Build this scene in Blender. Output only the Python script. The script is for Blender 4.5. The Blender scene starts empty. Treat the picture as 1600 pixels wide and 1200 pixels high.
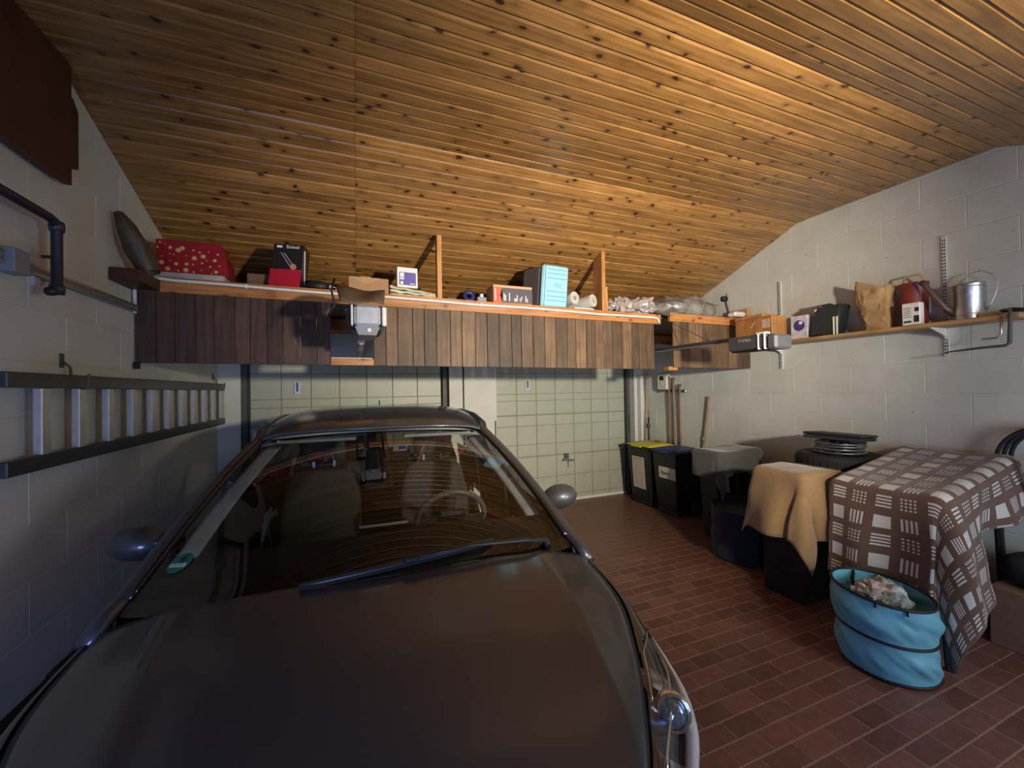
import bpy, bmesh, math, random
from mathutils import Vector, Matrix, noise
random.seed(7)
R = math.radians
SC = bpy.context.scene
COL = SC.collection

# ------------------------------------------------------------------ camera
cam_d = bpy.data.cameras.new('camera'); cam = bpy.data.objects.new('camera', cam_d); COL.objects.link(cam)
cam_d.sensor_width = 36.0; cam_d.lens = 622.94 / 1600 * 36.0; cam_d.clip_start = 0.02
YAW, PITCH, ROLL = R(21.54), R(0.70), R(-0.96)
_f = Vector((math.sin(YAW)*math.cos(PITCH), math.cos(YAW)*math.cos(PITCH), math.sin(PITCH)))
_r = Vector((math.cos(YAW), -math.sin(YAW), 0)); _u = _r.cross(_f)
_r2 = math.cos(ROLL)*_r + math.sin(ROLL)*_u; _u2 = -math.sin(ROLL)*_r + math.cos(ROLL)*_u
M = Matrix((_r2, _u2, -_f)).transposed().to_4x4(); M.translation = Vector((0, 0, 1.62))
cam.matrix_world = M
SC.camera = cam

# ------------------------------------------------------------------ world, daylight, exposure
W = bpy.data.worlds.new('world'); SC.world = W; W.use_nodes = True
W.node_tree.nodes['Background'].inputs[0].default_value = (0.55, 0.70, 1.0, 1)
W.node_tree.nodes['Background'].inputs[1].default_value = 0.6
SC.view_settings.view_transform = 'Standard'; SC.view_settings.look = 'None'
SC.view_settings.gamma = 1.0; SC.view_settings.use_curve_mapping = False
SC.view_settings.exposure = -0.08

def area_light(name, loc, rot, sx, sy, power, color):
    d = bpy.data.lights.new(name, 'AREA'); d.shape = 'RECTANGLE'; d.size = sx; d.size_y = sy
    d.energy = power; d.color = color
    o = bpy.data.objects.new(name, d); o.location = loc; o.rotation_euler = rot; COL.objects.link(o); return o
# daylight falling in through the two windows of the wall behind the camera
area_light('window_daylight', (3.05, -1.10, 1.35), (R(90), 0, 0), 1.0, 0.9, 36.0, (0.76, 0.87, 1.0))
area_light('window_daylight', (-0.62, -1.10, 0.75), (R(90), 0, 0), 0.7, 0.8, 34.0, (0.26, 0.43, 1.0))

# ------------------------------------------------------------------ room measures
XL, XR, YD, YB = -1.335, 4.17, 5.00, -1.15      # side walls, door wall, wall behind the camera
PITCHED = 0.0865
def ceil_z(y):
    if y > 2.657: return 3.245 - 0.406*(y-2.657)
    if y > 1.32: return 3.245
    return 3.245 - 0.42*(1.32-y)

# ------------------------------------------------------------------ materials
def _mat(name):
    m = bpy.data.materials.new(name); m.use_nodes = True
    nt = m.node_tree; b = nt.nodes['Principled BSDF']
    return m, nt, b
def link(nt, a, b): nt.links.new(a, b)
def node(nt, t, **k):
    n = nt.nodes.new(t)
    for a, v in k.items():
        if a in n.bl_rna.properties: setattr(n, a, v)
    return n
def ramp(nt, fac, stops):
    r = node(nt, 'ShaderNodeValToRGB'); el = r.color_ramp.elements
    while len(el) < len(stops): el.new(0.5)
    for e, (p, c) in zip(el, stops): e.position = p; e.color = (*c, 1) if len(c) == 3 else c
    link(nt, fac, r.inputs[0]); return r.outputs[0]
def math_n(nt, op, a, b=None, c=None):
    n = node(nt, 'ShaderNodeMath'); n.operation = op
    for i, v in enumerate((a, b, c)):
        if v is None: continue
        if isinstance(v, (int, float)): n.inputs[i].default_value = v
        else: link(nt, v, n.inputs[i])
    return n.outputs[0]
def mixc(nt, fac, a, b, bt='MIX'):
    n = node(nt, 'ShaderNodeMix'); n.data_type = 'RGBA'; n.blend_type = bt
    for i, v in ((0, fac), (6, a), (7, b)):
        if isinstance(v, (int, float)): n.inputs[i].default_value = v
        elif isinstance(v, tuple): n.inputs[i].default_value = (*v, 1) if len(v) == 3 else v
        else: link(nt, v, n.inputs[i])
    return n.outputs[2]
def coords(nt, kind='Object', scale=(1, 1, 1), rnd=False):
    tc = node(nt, 'ShaderNodeTexCoord'); mp = node(nt, 'ShaderNodeMapping'); mp.inputs['Scale'].default_value = scale
    link(nt, tc.outputs[kind], mp.inputs[0])
    if rnd:
        oi = node(nt, 'ShaderNodeObjectInfo'); v = node(nt, 'ShaderNodeCombineXYZ')
        s = math_n(nt, 'MULTIPLY', oi.outputs['Random'], 37.0)
        for i in range(3): link(nt, s, v.inputs[i])
        link(nt, v.outputs[0], mp.inputs['Location'])
    return mp.outputs[0]
def noise_n(nt, vec, scale, detail=4, rough=0.55):
    n = node(nt, 'ShaderNodeTexNoise'); link(nt, vec, n.inputs[0])
    n.inputs['Scale'].default_value = scale; n.inputs['Detail'].default_value = detail; n.inputs['Roughness'].default_value = rough
    return n.outputs[0]
def bump(nt, b, h, strength=0.2, dist=0.01):
    n = node(nt, 'ShaderNodeBump'); n.inputs['Strength'].default_value = strength; n.inputs['Distance'].default_value = dist
    link(nt, h, n.inputs['Height']); link(nt, n.outputs[0], b.inputs['Normal'])
def plain(name, col, rough=0.5, metal=0.0, var=0.12, scale=18.0, bmp=0.0, coat=0.0, spec=0.5):
    m, nt, b = _mat(name); v = coords(nt)
    nz = noise_n(nt, v, scale)
    lo = tuple(c*(1-var) for c in col); hi = tuple(min(1, c*(1+var)) for c in col)
    link(nt, ramp(nt, nz, [(0.25, lo), (0.75, hi)]), b.inputs['Base Color'])
    b.inputs['Roughness'].default_value = rough; b.inputs['Metallic'].default_value = metal
    b.inputs['Coat Weight'].default_value = coat; b.inputs['Specular IOR Level'].default_value = spec
    if bmp: bump(nt, b, nz, bmp)
    return m
def wood(name, dark, light, knot=None, grain=(1.2, 22, 22), rough=0.45, coat=0.0, rnd=0.35, spec=0.5, knot_scale=(7.0, 12, 12), size=0.25):
    m, nt, b = _mat(name)
    v = coords(nt, 'Object', grain, True)
    g = noise_n(nt, v, 2.2, 6, 0.6)
    c = ramp(nt, g, [(0.30, dark), (0.70, light)])
    oi = node(nt, 'ShaderNodeObjectInfo')
    f = math_n(nt, 'MULTIPLY_ADD', oi.outputs['Random'], rnd, 1.0-rnd*0.5)
    lowf = noise_n(nt, coords(nt, 'Object', (1.0, 6, 6), True), 1.1, 2)
    f = math_n(nt, 'MULTIPLY', f, math_n(nt, 'MULTIPLY_ADD', lowf, 0.9, 0.55))
    hsv = node(nt, 'ShaderNodeHueSaturation'); link(nt, c, hsv.inputs['Color']); link(nt, f, hsv.inputs['Value'])
    c = hsv.outputs[0]
    if knot:
        kv0 = coords(nt, 'Object', knot_scale, True); wn = node(nt, 'ShaderNodeTexNoise'); wn.inputs['Scale'].default_value = 2.5; link(nt, kv0, wn.inputs[0])
        vm = node(nt, 'ShaderNodeVectorMath'); vm.operation = 'MULTIPLY_ADD'; link(nt, wn.outputs['Color'], vm.inputs[0]); vm.inputs[1].default_value = (.35, .35, .35); link(nt, kv0, vm.inputs[2]); kv = vm.outputs[0]
        vo = node(nt, 'ShaderNodeTexVoronoi'); vo.inputs['Scale'].default_value = 1.0; link(nt, kv, vo.inputs[0])
        k = ramp(nt, vo.outputs['Distance'], [(0.0, (1, 1, 1)), (size*0.5, (1, 1, 1)), (size*.62, (0.35, 0.35, 0.35)), (size*1.5, (0, 0, 0))])
        c = mixc(nt, k, c, knot)
    link(nt, c, b.inputs['Base Color']); b.inputs['Roughness'].default_value = rough
    b.inputs['Coat Weight'].default_value = coat; b.inputs['Coat Roughness'].default_value = 0.35
    b.inputs['Specular IOR Level'].default_value = spec
    bump(nt, b, g, 0.15, 0.004)
    return m
def glass_mat(name, tint, rough=0.0, refl=1.5):
    m = bpy.data.materials.new(name); m.use_nodes = True; nt = m.node_tree; nt.nodes.clear()
    out = node(nt, 'ShaderNodeOutputMaterial'); mix = node(nt, 'ShaderNodeMixShader'); ge = node(nt, 'ShaderNodeNewGeometry')
    dp = node(nt, 'ShaderNodeVectorMath'); dp.operation = 'DOT_PRODUCT'; link(nt, ge.outputs['Incoming'], dp.inputs[0]); link(nt, ge.outputs['Normal'], dp.inputs[1])
    f0 = 2*((refl-1)/(refl+1))**2                             # both faces of the pane
    sch = math_n(nt, 'MULTIPLY_ADD', math_n(nt, 'POWER', math_n(nt, 'SUBTRACT', 1.0, math_n(nt, 'ABSOLUTE', dp.outputs['Value'])), 5.0), 1-f0, f0)
    t = node(nt, 'ShaderNodeBsdfTransparent'); t.inputs[0].default_value = (*tint, 1)
    g = node(nt, 'ShaderNodeBsdfGlossy'); g.inputs['Roughness'].default_value = rough
    link(nt, sch, mix.inputs[0]); link(nt, t.outputs[0], mix.inputs[1]); link(nt, g.outputs[0], mix.inputs[2])
    link(nt, mix.outputs[0], out.inputs[0]); return m
def emit(name, col, s):
    m, nt, b = _mat(name); b.inputs['Base Color'].default_value = (*col, 1)
    b.inputs['Emission Color'].default_value = (*col, 1); b.inputs['Emission Strength'].default_value = s; return m

MT = {}
MT['pine'] = wood('pine_ceiling', (0.205, 0.090, 0.021), (0.45, 0.228, 0.066), (0.045, 0.015, 0.004), rough=0.40, rnd=0.30, coat=0.5)
MT['ceiling_back'] = plain('ceiling_backing', (0.10, 0.045, 0.015), 0.9)
def wall_mat():
    m, nt, b = _mat('white_painted_block'); v = coords(nt, 'Generated'); tc = node(nt, 'ShaderNodeTexCoord')
    geo = node(nt, 'ShaderNodeNewGeometry')
    n1 = noise_n(nt, geo.outputs['Position'], 3.0, 5); n2 = noise_n(nt, geo.outputs['Position'], 45.0, 3)
    c = ramp(nt, n1, [(0.3, (0.62, 0.62, 0.545)), (0.7, (0.72, 0.72, 0.64))])
    sp = node(nt, 'ShaderNodeTexVoronoi'); sp.inputs['Scale'].default_value = 5.0; link(nt, geo.outputs['Position'], sp.inputs[0])
    k = ramp(nt, sp.outputs['Distance'], [(0.0, (1, 1, 1)), (0.025, (1, 1, 1)), (0.04, (0, 0, 0))])
    c = mixc(nt, math_n(nt, 'MULTIPLY', k, 0.6), c, (0.16, 0.15, 0.13))
    link(nt, c, b.inputs['Base Color']); b.inputs['Roughness'].default_value = 0.75
    bump(nt, b, n2, 0.25, 0.004); return m
MT['wall'] = wall_mat()
def tile_mat():
    m, nt, b = _mat('red_clay_tile'); geo = node(nt, 'ShaderNodeNewGeometry'); oi = node(nt, 'ShaderNodeObjectInfo')
    n1 = noise_n(nt, geo.outputs['Position'], 22.0, 5)
    c = ramp(nt, n1, [(0.3, (0.150, 0.060, 0.042)), (0.7, (0.215, 0.095, 0.068))])
    f = math_n(nt, 'MULTIPLY_ADD', oi.outputs['Random'], 0.45, 0.78)
    n2 = noise_n(nt, geo.outputs['Position'], 1.3, 2); f = math_n(nt, 'MULTIPLY', f, math_n(nt, 'MULTIPLY_ADD', n2, 0.5, 0.75))
    h = node(nt, 'ShaderNodeHueSaturation'); link(nt, c, h.inputs['Color']); link(nt, f, h.inputs['Value'])
    link(nt, h.outputs[0], b.inputs['Base Color']); b.inputs['Roughness'].default_value = 0.38
    bump(nt, b, n1, 0.12, 0.003); return m
MT['tile'] = tile_mat()
MT['grout'] = plain('grout', (0.32, 0.19, 0.145), 0.85, var=0.2, scale=9)
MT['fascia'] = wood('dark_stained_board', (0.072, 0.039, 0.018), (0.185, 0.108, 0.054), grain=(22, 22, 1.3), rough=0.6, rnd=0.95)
MT['fascia_dark'] = wood('darker_board', (0.040, 0.019, 0.013), (0.095, 0.048, 0.032), grain=(22, 22, 1.3), rough=0.6, rnd=0.6)  # darker tone for the skirt boards left of the opener notch
MT['orange_wood'] = wood('orange_plank', (0.33, 0.125, 0.035), (0.55, 0.25, 0.08), (0.16, 0.05, 0.012), grain=(1.2, 20, 20), rough=0.45)
MT['orange_post'] = wood('orange_post', (0.36, 0.15, 0.045), (0.58, 0.28, 0.09), grain=(20, 20, 1.2), rough=0.5)
MT['door'] = plain('sage_door', (0.43, 0.44, 0.345), 0.45, var=0.06, scale=4)
MT['door_back'] = plain('sage_joint', (0.27, 0.275, 0.215), 0.7)
MT['steel_dark'] = plain('dark_steel', (0.085, 0.085, 0.08), 0.6, 0.0)
MT['steel'] = plain('galvanised_steel', (0.52, 0.53, 0.53), 0.34, 0.9, var=0.22, scale=30)
MT['alu'] = plain('aluminium', (0.62, 0.61, 0.58), 0.45, 0.55)
MT['dark_rail'] = plain('dark_aluminium', (0.075, 0.078, 0.085), 0.4, 0.5)
MT['black'] = plain('black_plastic', (0.007, 0.007, 0.008), 0.55)
MT['rubber'] = plain('black_rubber', (0.016, 0.016, 0.018), 0.75, bmp=0.1)
MT['darkgrey'] = plain('dark_grey_plastic', (0.06, 0.062, 0.068), 0.45)
MT['grey'] = plain('grey_plastic', (0.25, 0.26, 0.28), 0.4)
MT['white'] = plain('white_plastic', (0.78, 0.77, 0.74), 0.45, var=0.05)
MT['white_metal'] = plain('white_metal', (0.72, 0.71, 0.68), 0.4, var=0.06)
MT['paper'] = plain('paper', (0.72, 0.69, 0.58), 0.8, var=0.08)
MT['cream'] = plain('cream_paper', (0.66, 0.62, 0.42), 0.8, var=0.15)
MT['card'] = plain('cardboard', (0.40, 0.235, 0.115), 0.8, var=0.1)
MT['card_dark'] = plain('dark_cardboard', (0.16, 0.09, 0.05), 0.8, var=0.12)
MT['brownwood'] = wood('red_brown_panel', (0.060, 0.018, 0.010), (0.10, 0.032, 0.017), grain=(20, 1.5, 1.5), rough=0.5)
MT['handle_wood'] = wood('handle_wood', (0.20, 0.12, 0.07), (0.36, 0.24, 0.15), grain=(25, 25, 1.5), rough=0.6)
MT['ink'] = plain('ink', (0.02, 0.02, 0.022), 0.7, var=0)
MT['ink_grey'] = plain('grey_ink', (0.30, 0.30, 0.30), 0.7, var=0)
MT['glass'] = glass_mat('clear_glass', (0.80, 0.84, 0.82))
# ------------------------------------------------------------------ mesh helpers
class MB:
    def __init__(s): s.v = []; s.f = []; s.uv = {}
    def add(s, vs, fs):
        o = len(s.v); s.v += [tuple(p) for p in vs]; s.f += [tuple(i+o for i in f) for f in fs]; return s
    def box(s, x0, x1, y0, y1, z0, z1, T=None):
        p = [(x, y, z) for z in (z0, z1) for y in (y0, y1) for x in (x0, x1)]
        if T: p = [T @ Vector(q) for q in p]
        return s.add(p, [(0, 2, 3, 1), (4, 5, 7, 6), (0, 1, 5, 4), (2, 6, 7, 3), (0, 4, 6, 2), (1, 3, 7, 5)])
    def cbox(s, x0, x1, y0, y1, z0, z1, c=0.004, T=None):       # box with chamfered edges
        cx, cy, cz = (x0+x1)/2, (y0+y1)/2, (z0+z1)/2
        hx, hy, hz = (x1-x0)/2, (y1-y0)/2, (z1-z0)/2; c = min(c, hx*.8, hy*.8, hz*.8)
        bm = bmesh.new(); bmesh.ops.create_cube(bm, size=1.0)
        for v in bm.verts: v.co = Vector((cx+v.co.x*2*hx, cy+v.co.y*2*hy, cz+v.co.z*2*hz))
        bmesh.ops.bevel(bm, geom=bm.edges[:], offset=c, segments=1, affect='EDGES')
        bm.verts.index_update()
        vs = [(T @ v.co) if T else v.co.copy() for v in bm.verts]; fs = [[v.index for v in f.verts] for f in bm.faces]; bm.free()
        return s.add(vs, fs)
    def prism(s, poly, a, b, axis='x'):                        # polygon in the two other axes, from a to b along axis
        def P(q, t):
            return {'x': (t, q[0], q[1]), 'y': (q[0], t, q[1]), 'z': (q[0], q[1], t)}[axis]
        n = len(poly); vs = [P(q, a) for q in poly] + [P(q, b) for q in poly]
        fs = [tuple(range(n))[::-1], tuple(range(n, 2*n))] + [(i, (i+1) % n, n+(i+1) % n, n+i) for i in range(n)]
        return s.add(vs, fs)
    def tube(s, pts, r, n=8, cap=True, flat=1.0, closed=False):
        pts = [Vector(p) for p in pts]; rs = r if isinstance(r, (list, tuple)) else [r]*len(pts)
        up = Vector((0, 0, 1)); o = len(s.v); m = len(pts); rings = []
        prev = None
        for i, p in enumerate(pts):
            if closed: d = pts[(i+1) % m] - pts[i-1]
            else: d = pts[min(i+1, m-1)] - pts[max(i-1, 0)]
            d = d.normalized() if d.length > 1e-9 else up
            if prev is None:
                a = d.orthogonal() if abs(d.z) > 0.95 else d.cross(up)
            else:
                a = prev - d*prev.dot(d)
            a.normalize(); prev = a; b = d.cross(a).normalized()
            for k in range(n):
                t = 2*math.pi*k/n
                s.v.append(tuple(p + a*rs[i]*math.cos(t) + b*rs[i]*flat*math.sin(t)))
        for i in range(m if closed else m-1):
            for k in range(n):
                j = (i+1) % m
                s.f.append((o+i*n+k, o+i*n+(k+1) % n, o+j*n+(k+1) % n, o+j*n+k))
        if cap and not closed:
            s.f.append(tuple(o+k for k in range(n))[::-1]); s.f.append(tuple(o+(m-1)*n+k for k in range(n)))
        return s
    def lathe(s, prof, n=24, c=(0, 0, 0), T=None, cap=True):
        o = len(s.v)
        for (r, z) in prof:
            for k in range(n):
                t = 2*math.pi*k/n; q = Vector((c[0]+r*math.cos(t), c[1]+r*math.sin(t), c[2]+z))
                s.v.append(tuple(T @ q if T else q))
        for i in range(len(prof)-1):
            for k in range(n):
                s.f.append((o+i*n+k, o+i*n+(k+1) % n, o+(i+1)*n+(k+1) % n, o+(i+1)*n+k))
        if cap:
            s.f.append(tuple(o+k for k in range(n))[::-1]); s.f.append(tuple(o+(len(prof)-1)*n+k for k in range(n)))
        return s
    def grid(s, fn, nu, nv, uvfn=None, skip=None):
        o = len(s.v)
        for j in range(nv+1):
            for i in range(nu+1):
                if uvfn: s.uv[len(s.v)] = uvfn(i/nu, j/nv)
                s.v.append(tuple(fn(i/nu, j/nv)))
        for j in range(nv):
            for i in range(nu):
                q = (o+j*(nu+1)+i, o+j*(nu+1)+i+1, o+(j+1)*(nu+1)+i+1, o+(j+1)*(nu+1)+i)
                if skip and skip((i+.5)/nu, (j+.5)/nv): continue
                s.f.append(q)
        return s
    def mesh(s, name, mat, smooth=False, fix=True):
        me = bpy.data.meshes.new(name); me.from_pydata(s.v, [], s.f)
        if s.uv:
            l = me.uv_layers.new(name='UVMap')
            for lp in me.loops: l.data[lp.index].uv = s.uv.get(lp.vertex_index, (0, 0))
        if fix:
            bm = bmesh.new(); bm.from_mesh(me); bmesh.ops.recalc_face_normals(bm, faces=bm.faces[:]); bm.to_mesh(me); bm.free()
        if mat: me.materials.append(mat)
        if smooth:
            me.polygons.foreach_set('use_smooth', [True]*len(me.polygons))
        me.update(); return me
    def build(s, name, mat, parent=None, smooth=False, loc=None, fix=True, solid=0.0, auto=None):
        me = s.mesh(name, MT[mat] if isinstance(mat, str) else mat, smooth, fix)
        o = bpy.data.objects.new(name, me); COL.objects.link(o)
        if parent: o.parent = parent
        if loc: o.location = loc
        if solid:
            md = o.modifiers.new('thick', 'SOLIDIFY'); md.thickness = solid; md.offset = 0
        if auto is not None:
            sharp(me, auto)
        return o
def sharp(me, deg):
    me.polygons.foreach_set('use_smooth', [True]*len(me.polygons))
    bm = bmesh.new(); bm.from_mesh(me)
    for e in bm.edges:
        e.smooth = not (len(e.link_faces) == 2 and e.calc_face_angle(0) > R(deg))
    bm.to_mesh(me); bm.free()
def tag(o, label, cat, group=None, kind=None):
    if label: o['label'] = label
    if cat: o['category'] = cat
    if group: o['group'] = group
    if kind: o['kind'] = kind
    return o
def empty(name, loc=(0, 0, 0), rz=0.0):
    o = bpy.data.objects.new(name, None); o.location = loc; o.rotation_euler = (0, 0, rz); o.empty_display_size = 0.1
    COL.objects.link(o); return o
def inst(name, me, parent, loc, rot=None):
    o = bpy.data.objects.new(name, me); COL.objects.link(o); o.parent = parent; o.location = loc
    if rot: o.rotation_euler = rot
    return o
def text(body, size, mat, parent, mw, name='lettering', ext=0.0008, shear=0.0, ax='CENTER', squeeze=1.0):
    c = bpy.data.curves.new(name, 'FONT'); c.body = body; c.size = size; c.extrude = ext; c.align_x = ax; c.align_y = 'CENTER'; c.shear = shear
    t = bpy.data.objects.new(name, c); COL.objects.link(t); bpy.context.view_layer.update()
    me = bpy.data.meshes.new_from_object(t.evaluated_get(bpy.context.evaluated_depsgraph_get())); bpy.data.objects.remove(t)
    me.name = name; me.materials.clear(); me.materials.append(MT[mat])
    me.transform(Matrix.Diagonal((squeeze, 1, 1, 1)))
    o = bpy.data.objects.new(name, me); COL.objects.link(o); o.parent = parent; o.matrix_local = mw; return o
FRONT = Matrix.Rotation(R(90), 4, 'X')                          # text that faces -Y
LEFT = Matrix.Rotation(R(-90), 4, 'Z') @ FRONT                  # text that faces -X
def at(x, y, z, Rm): return Matrix.Translation((x, y, z)) @ Rm
def interp(tab, x):
    if x <= tab[0][0]: return tab[0][1]
    for (a, b), (c, d) in zip(tab, tab[1:]):
        if x <= c: return b + (d-b)*(x-a)/(c-a)
    return tab[-1][1]
def sinterp(tab, x):                                           # Catmull-Rom through the table
    n = len(tab)
    if x <= tab[0][0]: return tab[0][1]
    if x >= tab[-1][0]: return tab[-1][1]
    for i in range(n-1):
        if x <= tab[i+1][0]:
            x0, y0 = tab[i]; x1, y1 = tab[i+1]; h = x1-x0; t = (x-x0)/h
            m0 = (y1-tab[i-1][1])/(x1-tab[i-1][0]) if i else (y1-y0)/h
            m1 = (tab[i+2][1]-y0)/(tab[i+2][0]-x0) if i+2 < n else (y1-y0)/h
            return (2*t**3-3*t*t+1)*y0 + (t**3-2*t*t+t)*h*m0 + (-2*t**3+3*t*t)*y1 + (t**3-t*t)*h*m1
def clip(poly, a, b, c):                                       # keep a*x+b*y<=c
    out = []
    for i, p in enumerate(poly):
        q = poly[(i+1) % len(poly)]; dp = a*p[0]+b*p[1]-c; dq = a*q[0]+b*q[1]-c
        if dp <= 0: out.append(p)
        if dp*dq < 0:
            t = dp/(dp-dq); out.append((p[0]+(q[0]-p[0])*t, p[1]+(q[1]-p[1])*t))
    return out
def clip_ceiling(poly, lift=0.0):
    for a, b, c in ((0.406, 1, 3.245+0.406*2.657+lift), (0, 1, 3.245+lift), (-0.42, 1, 3.245-0.42*1.32+lift)):
        poly = clip(poly, a, b, c)
        if len(poly) < 3: return []
    return poly
def shrink(poly, d):
    cx = sum(p[0] for p in poly)/len(poly); cy = sum(p[1] for p in poly)/len(poly)
    w = max(p[0] for p in poly)-min(p[0] for p in poly); h = max(p[1] for p in poly)-min(p[1] for p in poly)
    return [(cx+(p[0]-cx)*(1-2*d/max(w, .02)), cy+(p[1]-cy)*(1-2*d/max(h, .02))) for p in poly]

# ------------------------------------------------------------------ floor of clay tiles
fl = MB().box(XL, XR, YB, 5.14, -0.10, -0.0018).build('floor', 'grout'); tag(fl, None, None, kind='structure')
TL, TW = 0.205, 0.1015
tile_me = MB().cbox(-TL/2+.004, TL/2-.004, -TW/2+.004, TW/2-.004, -0.006, 0.0, 0.0012).mesh('tile', MT['tile'])
cells = []
for j in range(-12, 40):
    y = 1.2915 + (j-0)*TW
    if y < YB or y > 5.08: continue
    off = (0.0 if j % 2 == 0 else TL/2)
    for i in range(-22, 24):
        x = 2.03 + off + i*TL
        if x < XL+0.03 or x > XR-0.02: continue
        # visible share: nearest to the camera on the open floor first
        vis = (x > 0.95 and y > 0.75 and not (x > 3.3 and y < 1.15))
        cells.append((0 if vis else 1, x*x+y*y, x, y))
cells.sort()
for k, (a, d, x, y) in enumerate(cells[:300]): inst('tile', tile_me, fl, (x, y, 0))
rest = MB()
for (a, d, x, y) in cells[300:]:
    rest.box(x-TL/2+.004, x+TL/2-.004, y-TW/2+.004, y+TW/2-.004, -0.006, 0.0)
o = rest.build('tile_field', 'tile', fl); o['kind'] = 'stuff'

# ------------------------------------------------------------------ block walls
def block_wall(name, x_in, out, y0, y1, z0, z1, off):
    s = -1 if out < 0 else 1
    back = clip_ceiling([(y0, z0), (y1, z0), (y1, z1), (y0, z1)], 0.03)
    w = MB().prism(back, x_in+s*0.0025, x_in+s*0.14, 'x').build(name, 'wall'); tag(w, None, None, kind='structure')
    k = 0; z = z0-0.155+0.0
    CH, BL = 0.2408, 0.50
    zz = 1.535-CH*7
    row = 0
    while zz < z1:
        y = y0 - BL + off + (BL/2 if row % 2 else 0)
        while y < y1:
            a, b = max(y, y0), min(y+BL, y1)
            if b-a > 0.03:
                poly = clip([(a, zz), (b, zz), (b, zz+CH), (a, zz+CH)], 0, -1, 0.0)
                poly = clip_ceiling(poly) if len(poly) > 2 else []
                if len(poly) > 2 and max(p[1] for p in poly)-min(p[1] for p in poly) > 0.02:
                    jit = random.uniform(-0.0012, 0.0012)
                    mb = MB(); outer = shrink(poly, 0.0005); inner = shrink(poly, 0.0045)
                    n = len(poly); x0 = x_in+s*0.0025; x1 = x_in+jit*.5
                    mb.v = [(x0, *p) for p in outer]+[(x1, *p) for p in inner]
                    mb.f = [tuple(range(n, 2*n))]+[(i, (i+1) % n, n+(i+1) % n, n+i) for i in range(n)]
                    mb.build('block', 'wall', w)
            y += BL
        zz += CH; row += 1
    return w
block_wall('wall_right', XR, 1, YB, 5.14, 0, 3.3, 0.12)
block_wall('wall_left', XL, -1, YB, 5.14, 0, 3.3, 0.31)

# door wall: returns, pillar and lintel
D1, D2, DW = -1.06, 1.768, 2.087
wf = MB()
for a, b, z0, z1 in ((XL, D1-0.07, 0, 2.0), (D1+DW+0.09, D2-0.02, 0, 2.0), (D2+DW+0.13, XR, 0, 2.0), (XL, XR, 2.0, 2.34)):
    wf.box(a, b, YD, YD+0.14, z0, z1)
wf = wf.build('wall_front', 'wall'); wf['kind'] = 'structure'
pw_ = MB().tube([(1.30, YD-.012, .3), (1.30, YD-.012, 2.2)], .009, 6).build('wall_conduit', 'steel_dark', smooth=True); tag(pw_, 'thin grey conduit running up the white pillar between the doors', 'conduit')
for z in (.6, 1.3, 1.9): MB().box(1.286, 1.314, YD-.014, YD, z-.008, z+.008).build('clip', 'steel_dark', pw_)
# wall behind the camera with its two windows
wb = MB(); t = 0.14
wins = [(-1.02, -0.22, 0.32, 1.18), (2.5, 3.6, 0.88, 1.82)]
xs = [XL, wins[0][0], wins[0][1], wins[1][0], wins[1][1], XR]
for a, b in ((xs[0], xs[1]), (xs[2], xs[3]), (xs[4], xs[5])): wb.box(a, b, YB-t, YB, 0, 2.24)
for (a, b, z0, z1) in wins: wb.box(a, b, YB-t, YB, 0, z0); wb.box(a, b, YB-t, YB, z1, 2.24)
wb = wb.build('wall_back', 'wall'); wb['kind'] = 'structure'
for k, (a, b, z0, z1) in enumerate(wins):
    f = MB()
    for q in ((a, a+.05, z0, z1), (b-.05, b, z0, z1), (a, b, z0, z0+.05), (a, b, z1-.05, z1), ((a+b)/2-.025, (a+b)/2+.025, z0, z1)):
        f.box(q[0], q[1], YB-.10, YB-.05, q[2], q[3])
    f = f.build('window_%d' % (k+1), 'white'); f['kind'] = 'structure'
    MB().box(a+.05, (a+b)/2-.025, YB-.08, YB-.074, z0+.05, z1-.05).build('pane', 'glass', f)
    MB().box((a+b)/2+.025, b-.05, YB-.08, YB-.074, z0+.05, z1-.05).build('pane', 'glass', f)

# ------------------------------------------------------------------ ceiling of pine boards
prof = [(YB-.1, ceil_z(YB-.1)), (1.32, 3.245), (2.657, 3.245), (5.14, ceil_z(5.14))]
poly = [(y, z+0.016) for y, z in prof] + [(y, z+0.05) for y, z in prof[::-1]]
ce = MB()
for (ya, za), (yb, zb) in zip(prof, prof[1:]):
    ce.prism([(ya, za+.016), (yb, zb+.016), (yb, zb+.06), (ya, za+.06)], XL-.14, XR+.14, 'x')
ce = ce.build('ceiling', 'ceiling_back'); ce['kind'] = 'structure'
def board_mesh(L):
    w, t = PITCHED/2-0.0012, 0.016
    pts = [(-w, t), (w, t), (w, .006), (w-.005, 0), (-w+.011, 0), (-w, .0065)]
    return MB().prism(pts, -L/2, L/2, 'x').mesh('ceiling_board', MT['pine'])
XJ = 0.02
bmA, bmB = board_mesh(XJ-XL-.002), board_mesh(XR-XJ-.002)
for (ya, za), (yb, zb) in zip(prof, prof[1:]):
    L = math.hypot(yb-ya, zb-za); n = round(L/PITCHED); a = math.atan2(zb-za, yb-ya)
    for i in range(n):
        d = (i+.5)*L/n; y = ya+(yb-ya)*d/L; z = za+(zb-za)*d/L
        if y < 0.1: continue
        dz = random.uniform(-.0008, .0008)
        inst('ceiling_board', bmA, ce, ((XL+XJ)/2, y, z+dz), (a, 0, 0)); inst('ceiling_board', bmB, ce, ((XJ+XR)/2, y, z-dz), (a, 0, 0))
far = MB()
(ya, za), (yb, zb) = prof[0], prof[1]; L = math.hypot(yb-ya, zb-za); a = math.atan2(zb-za, yb-ya); n = int(L/PITCHED)
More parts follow.
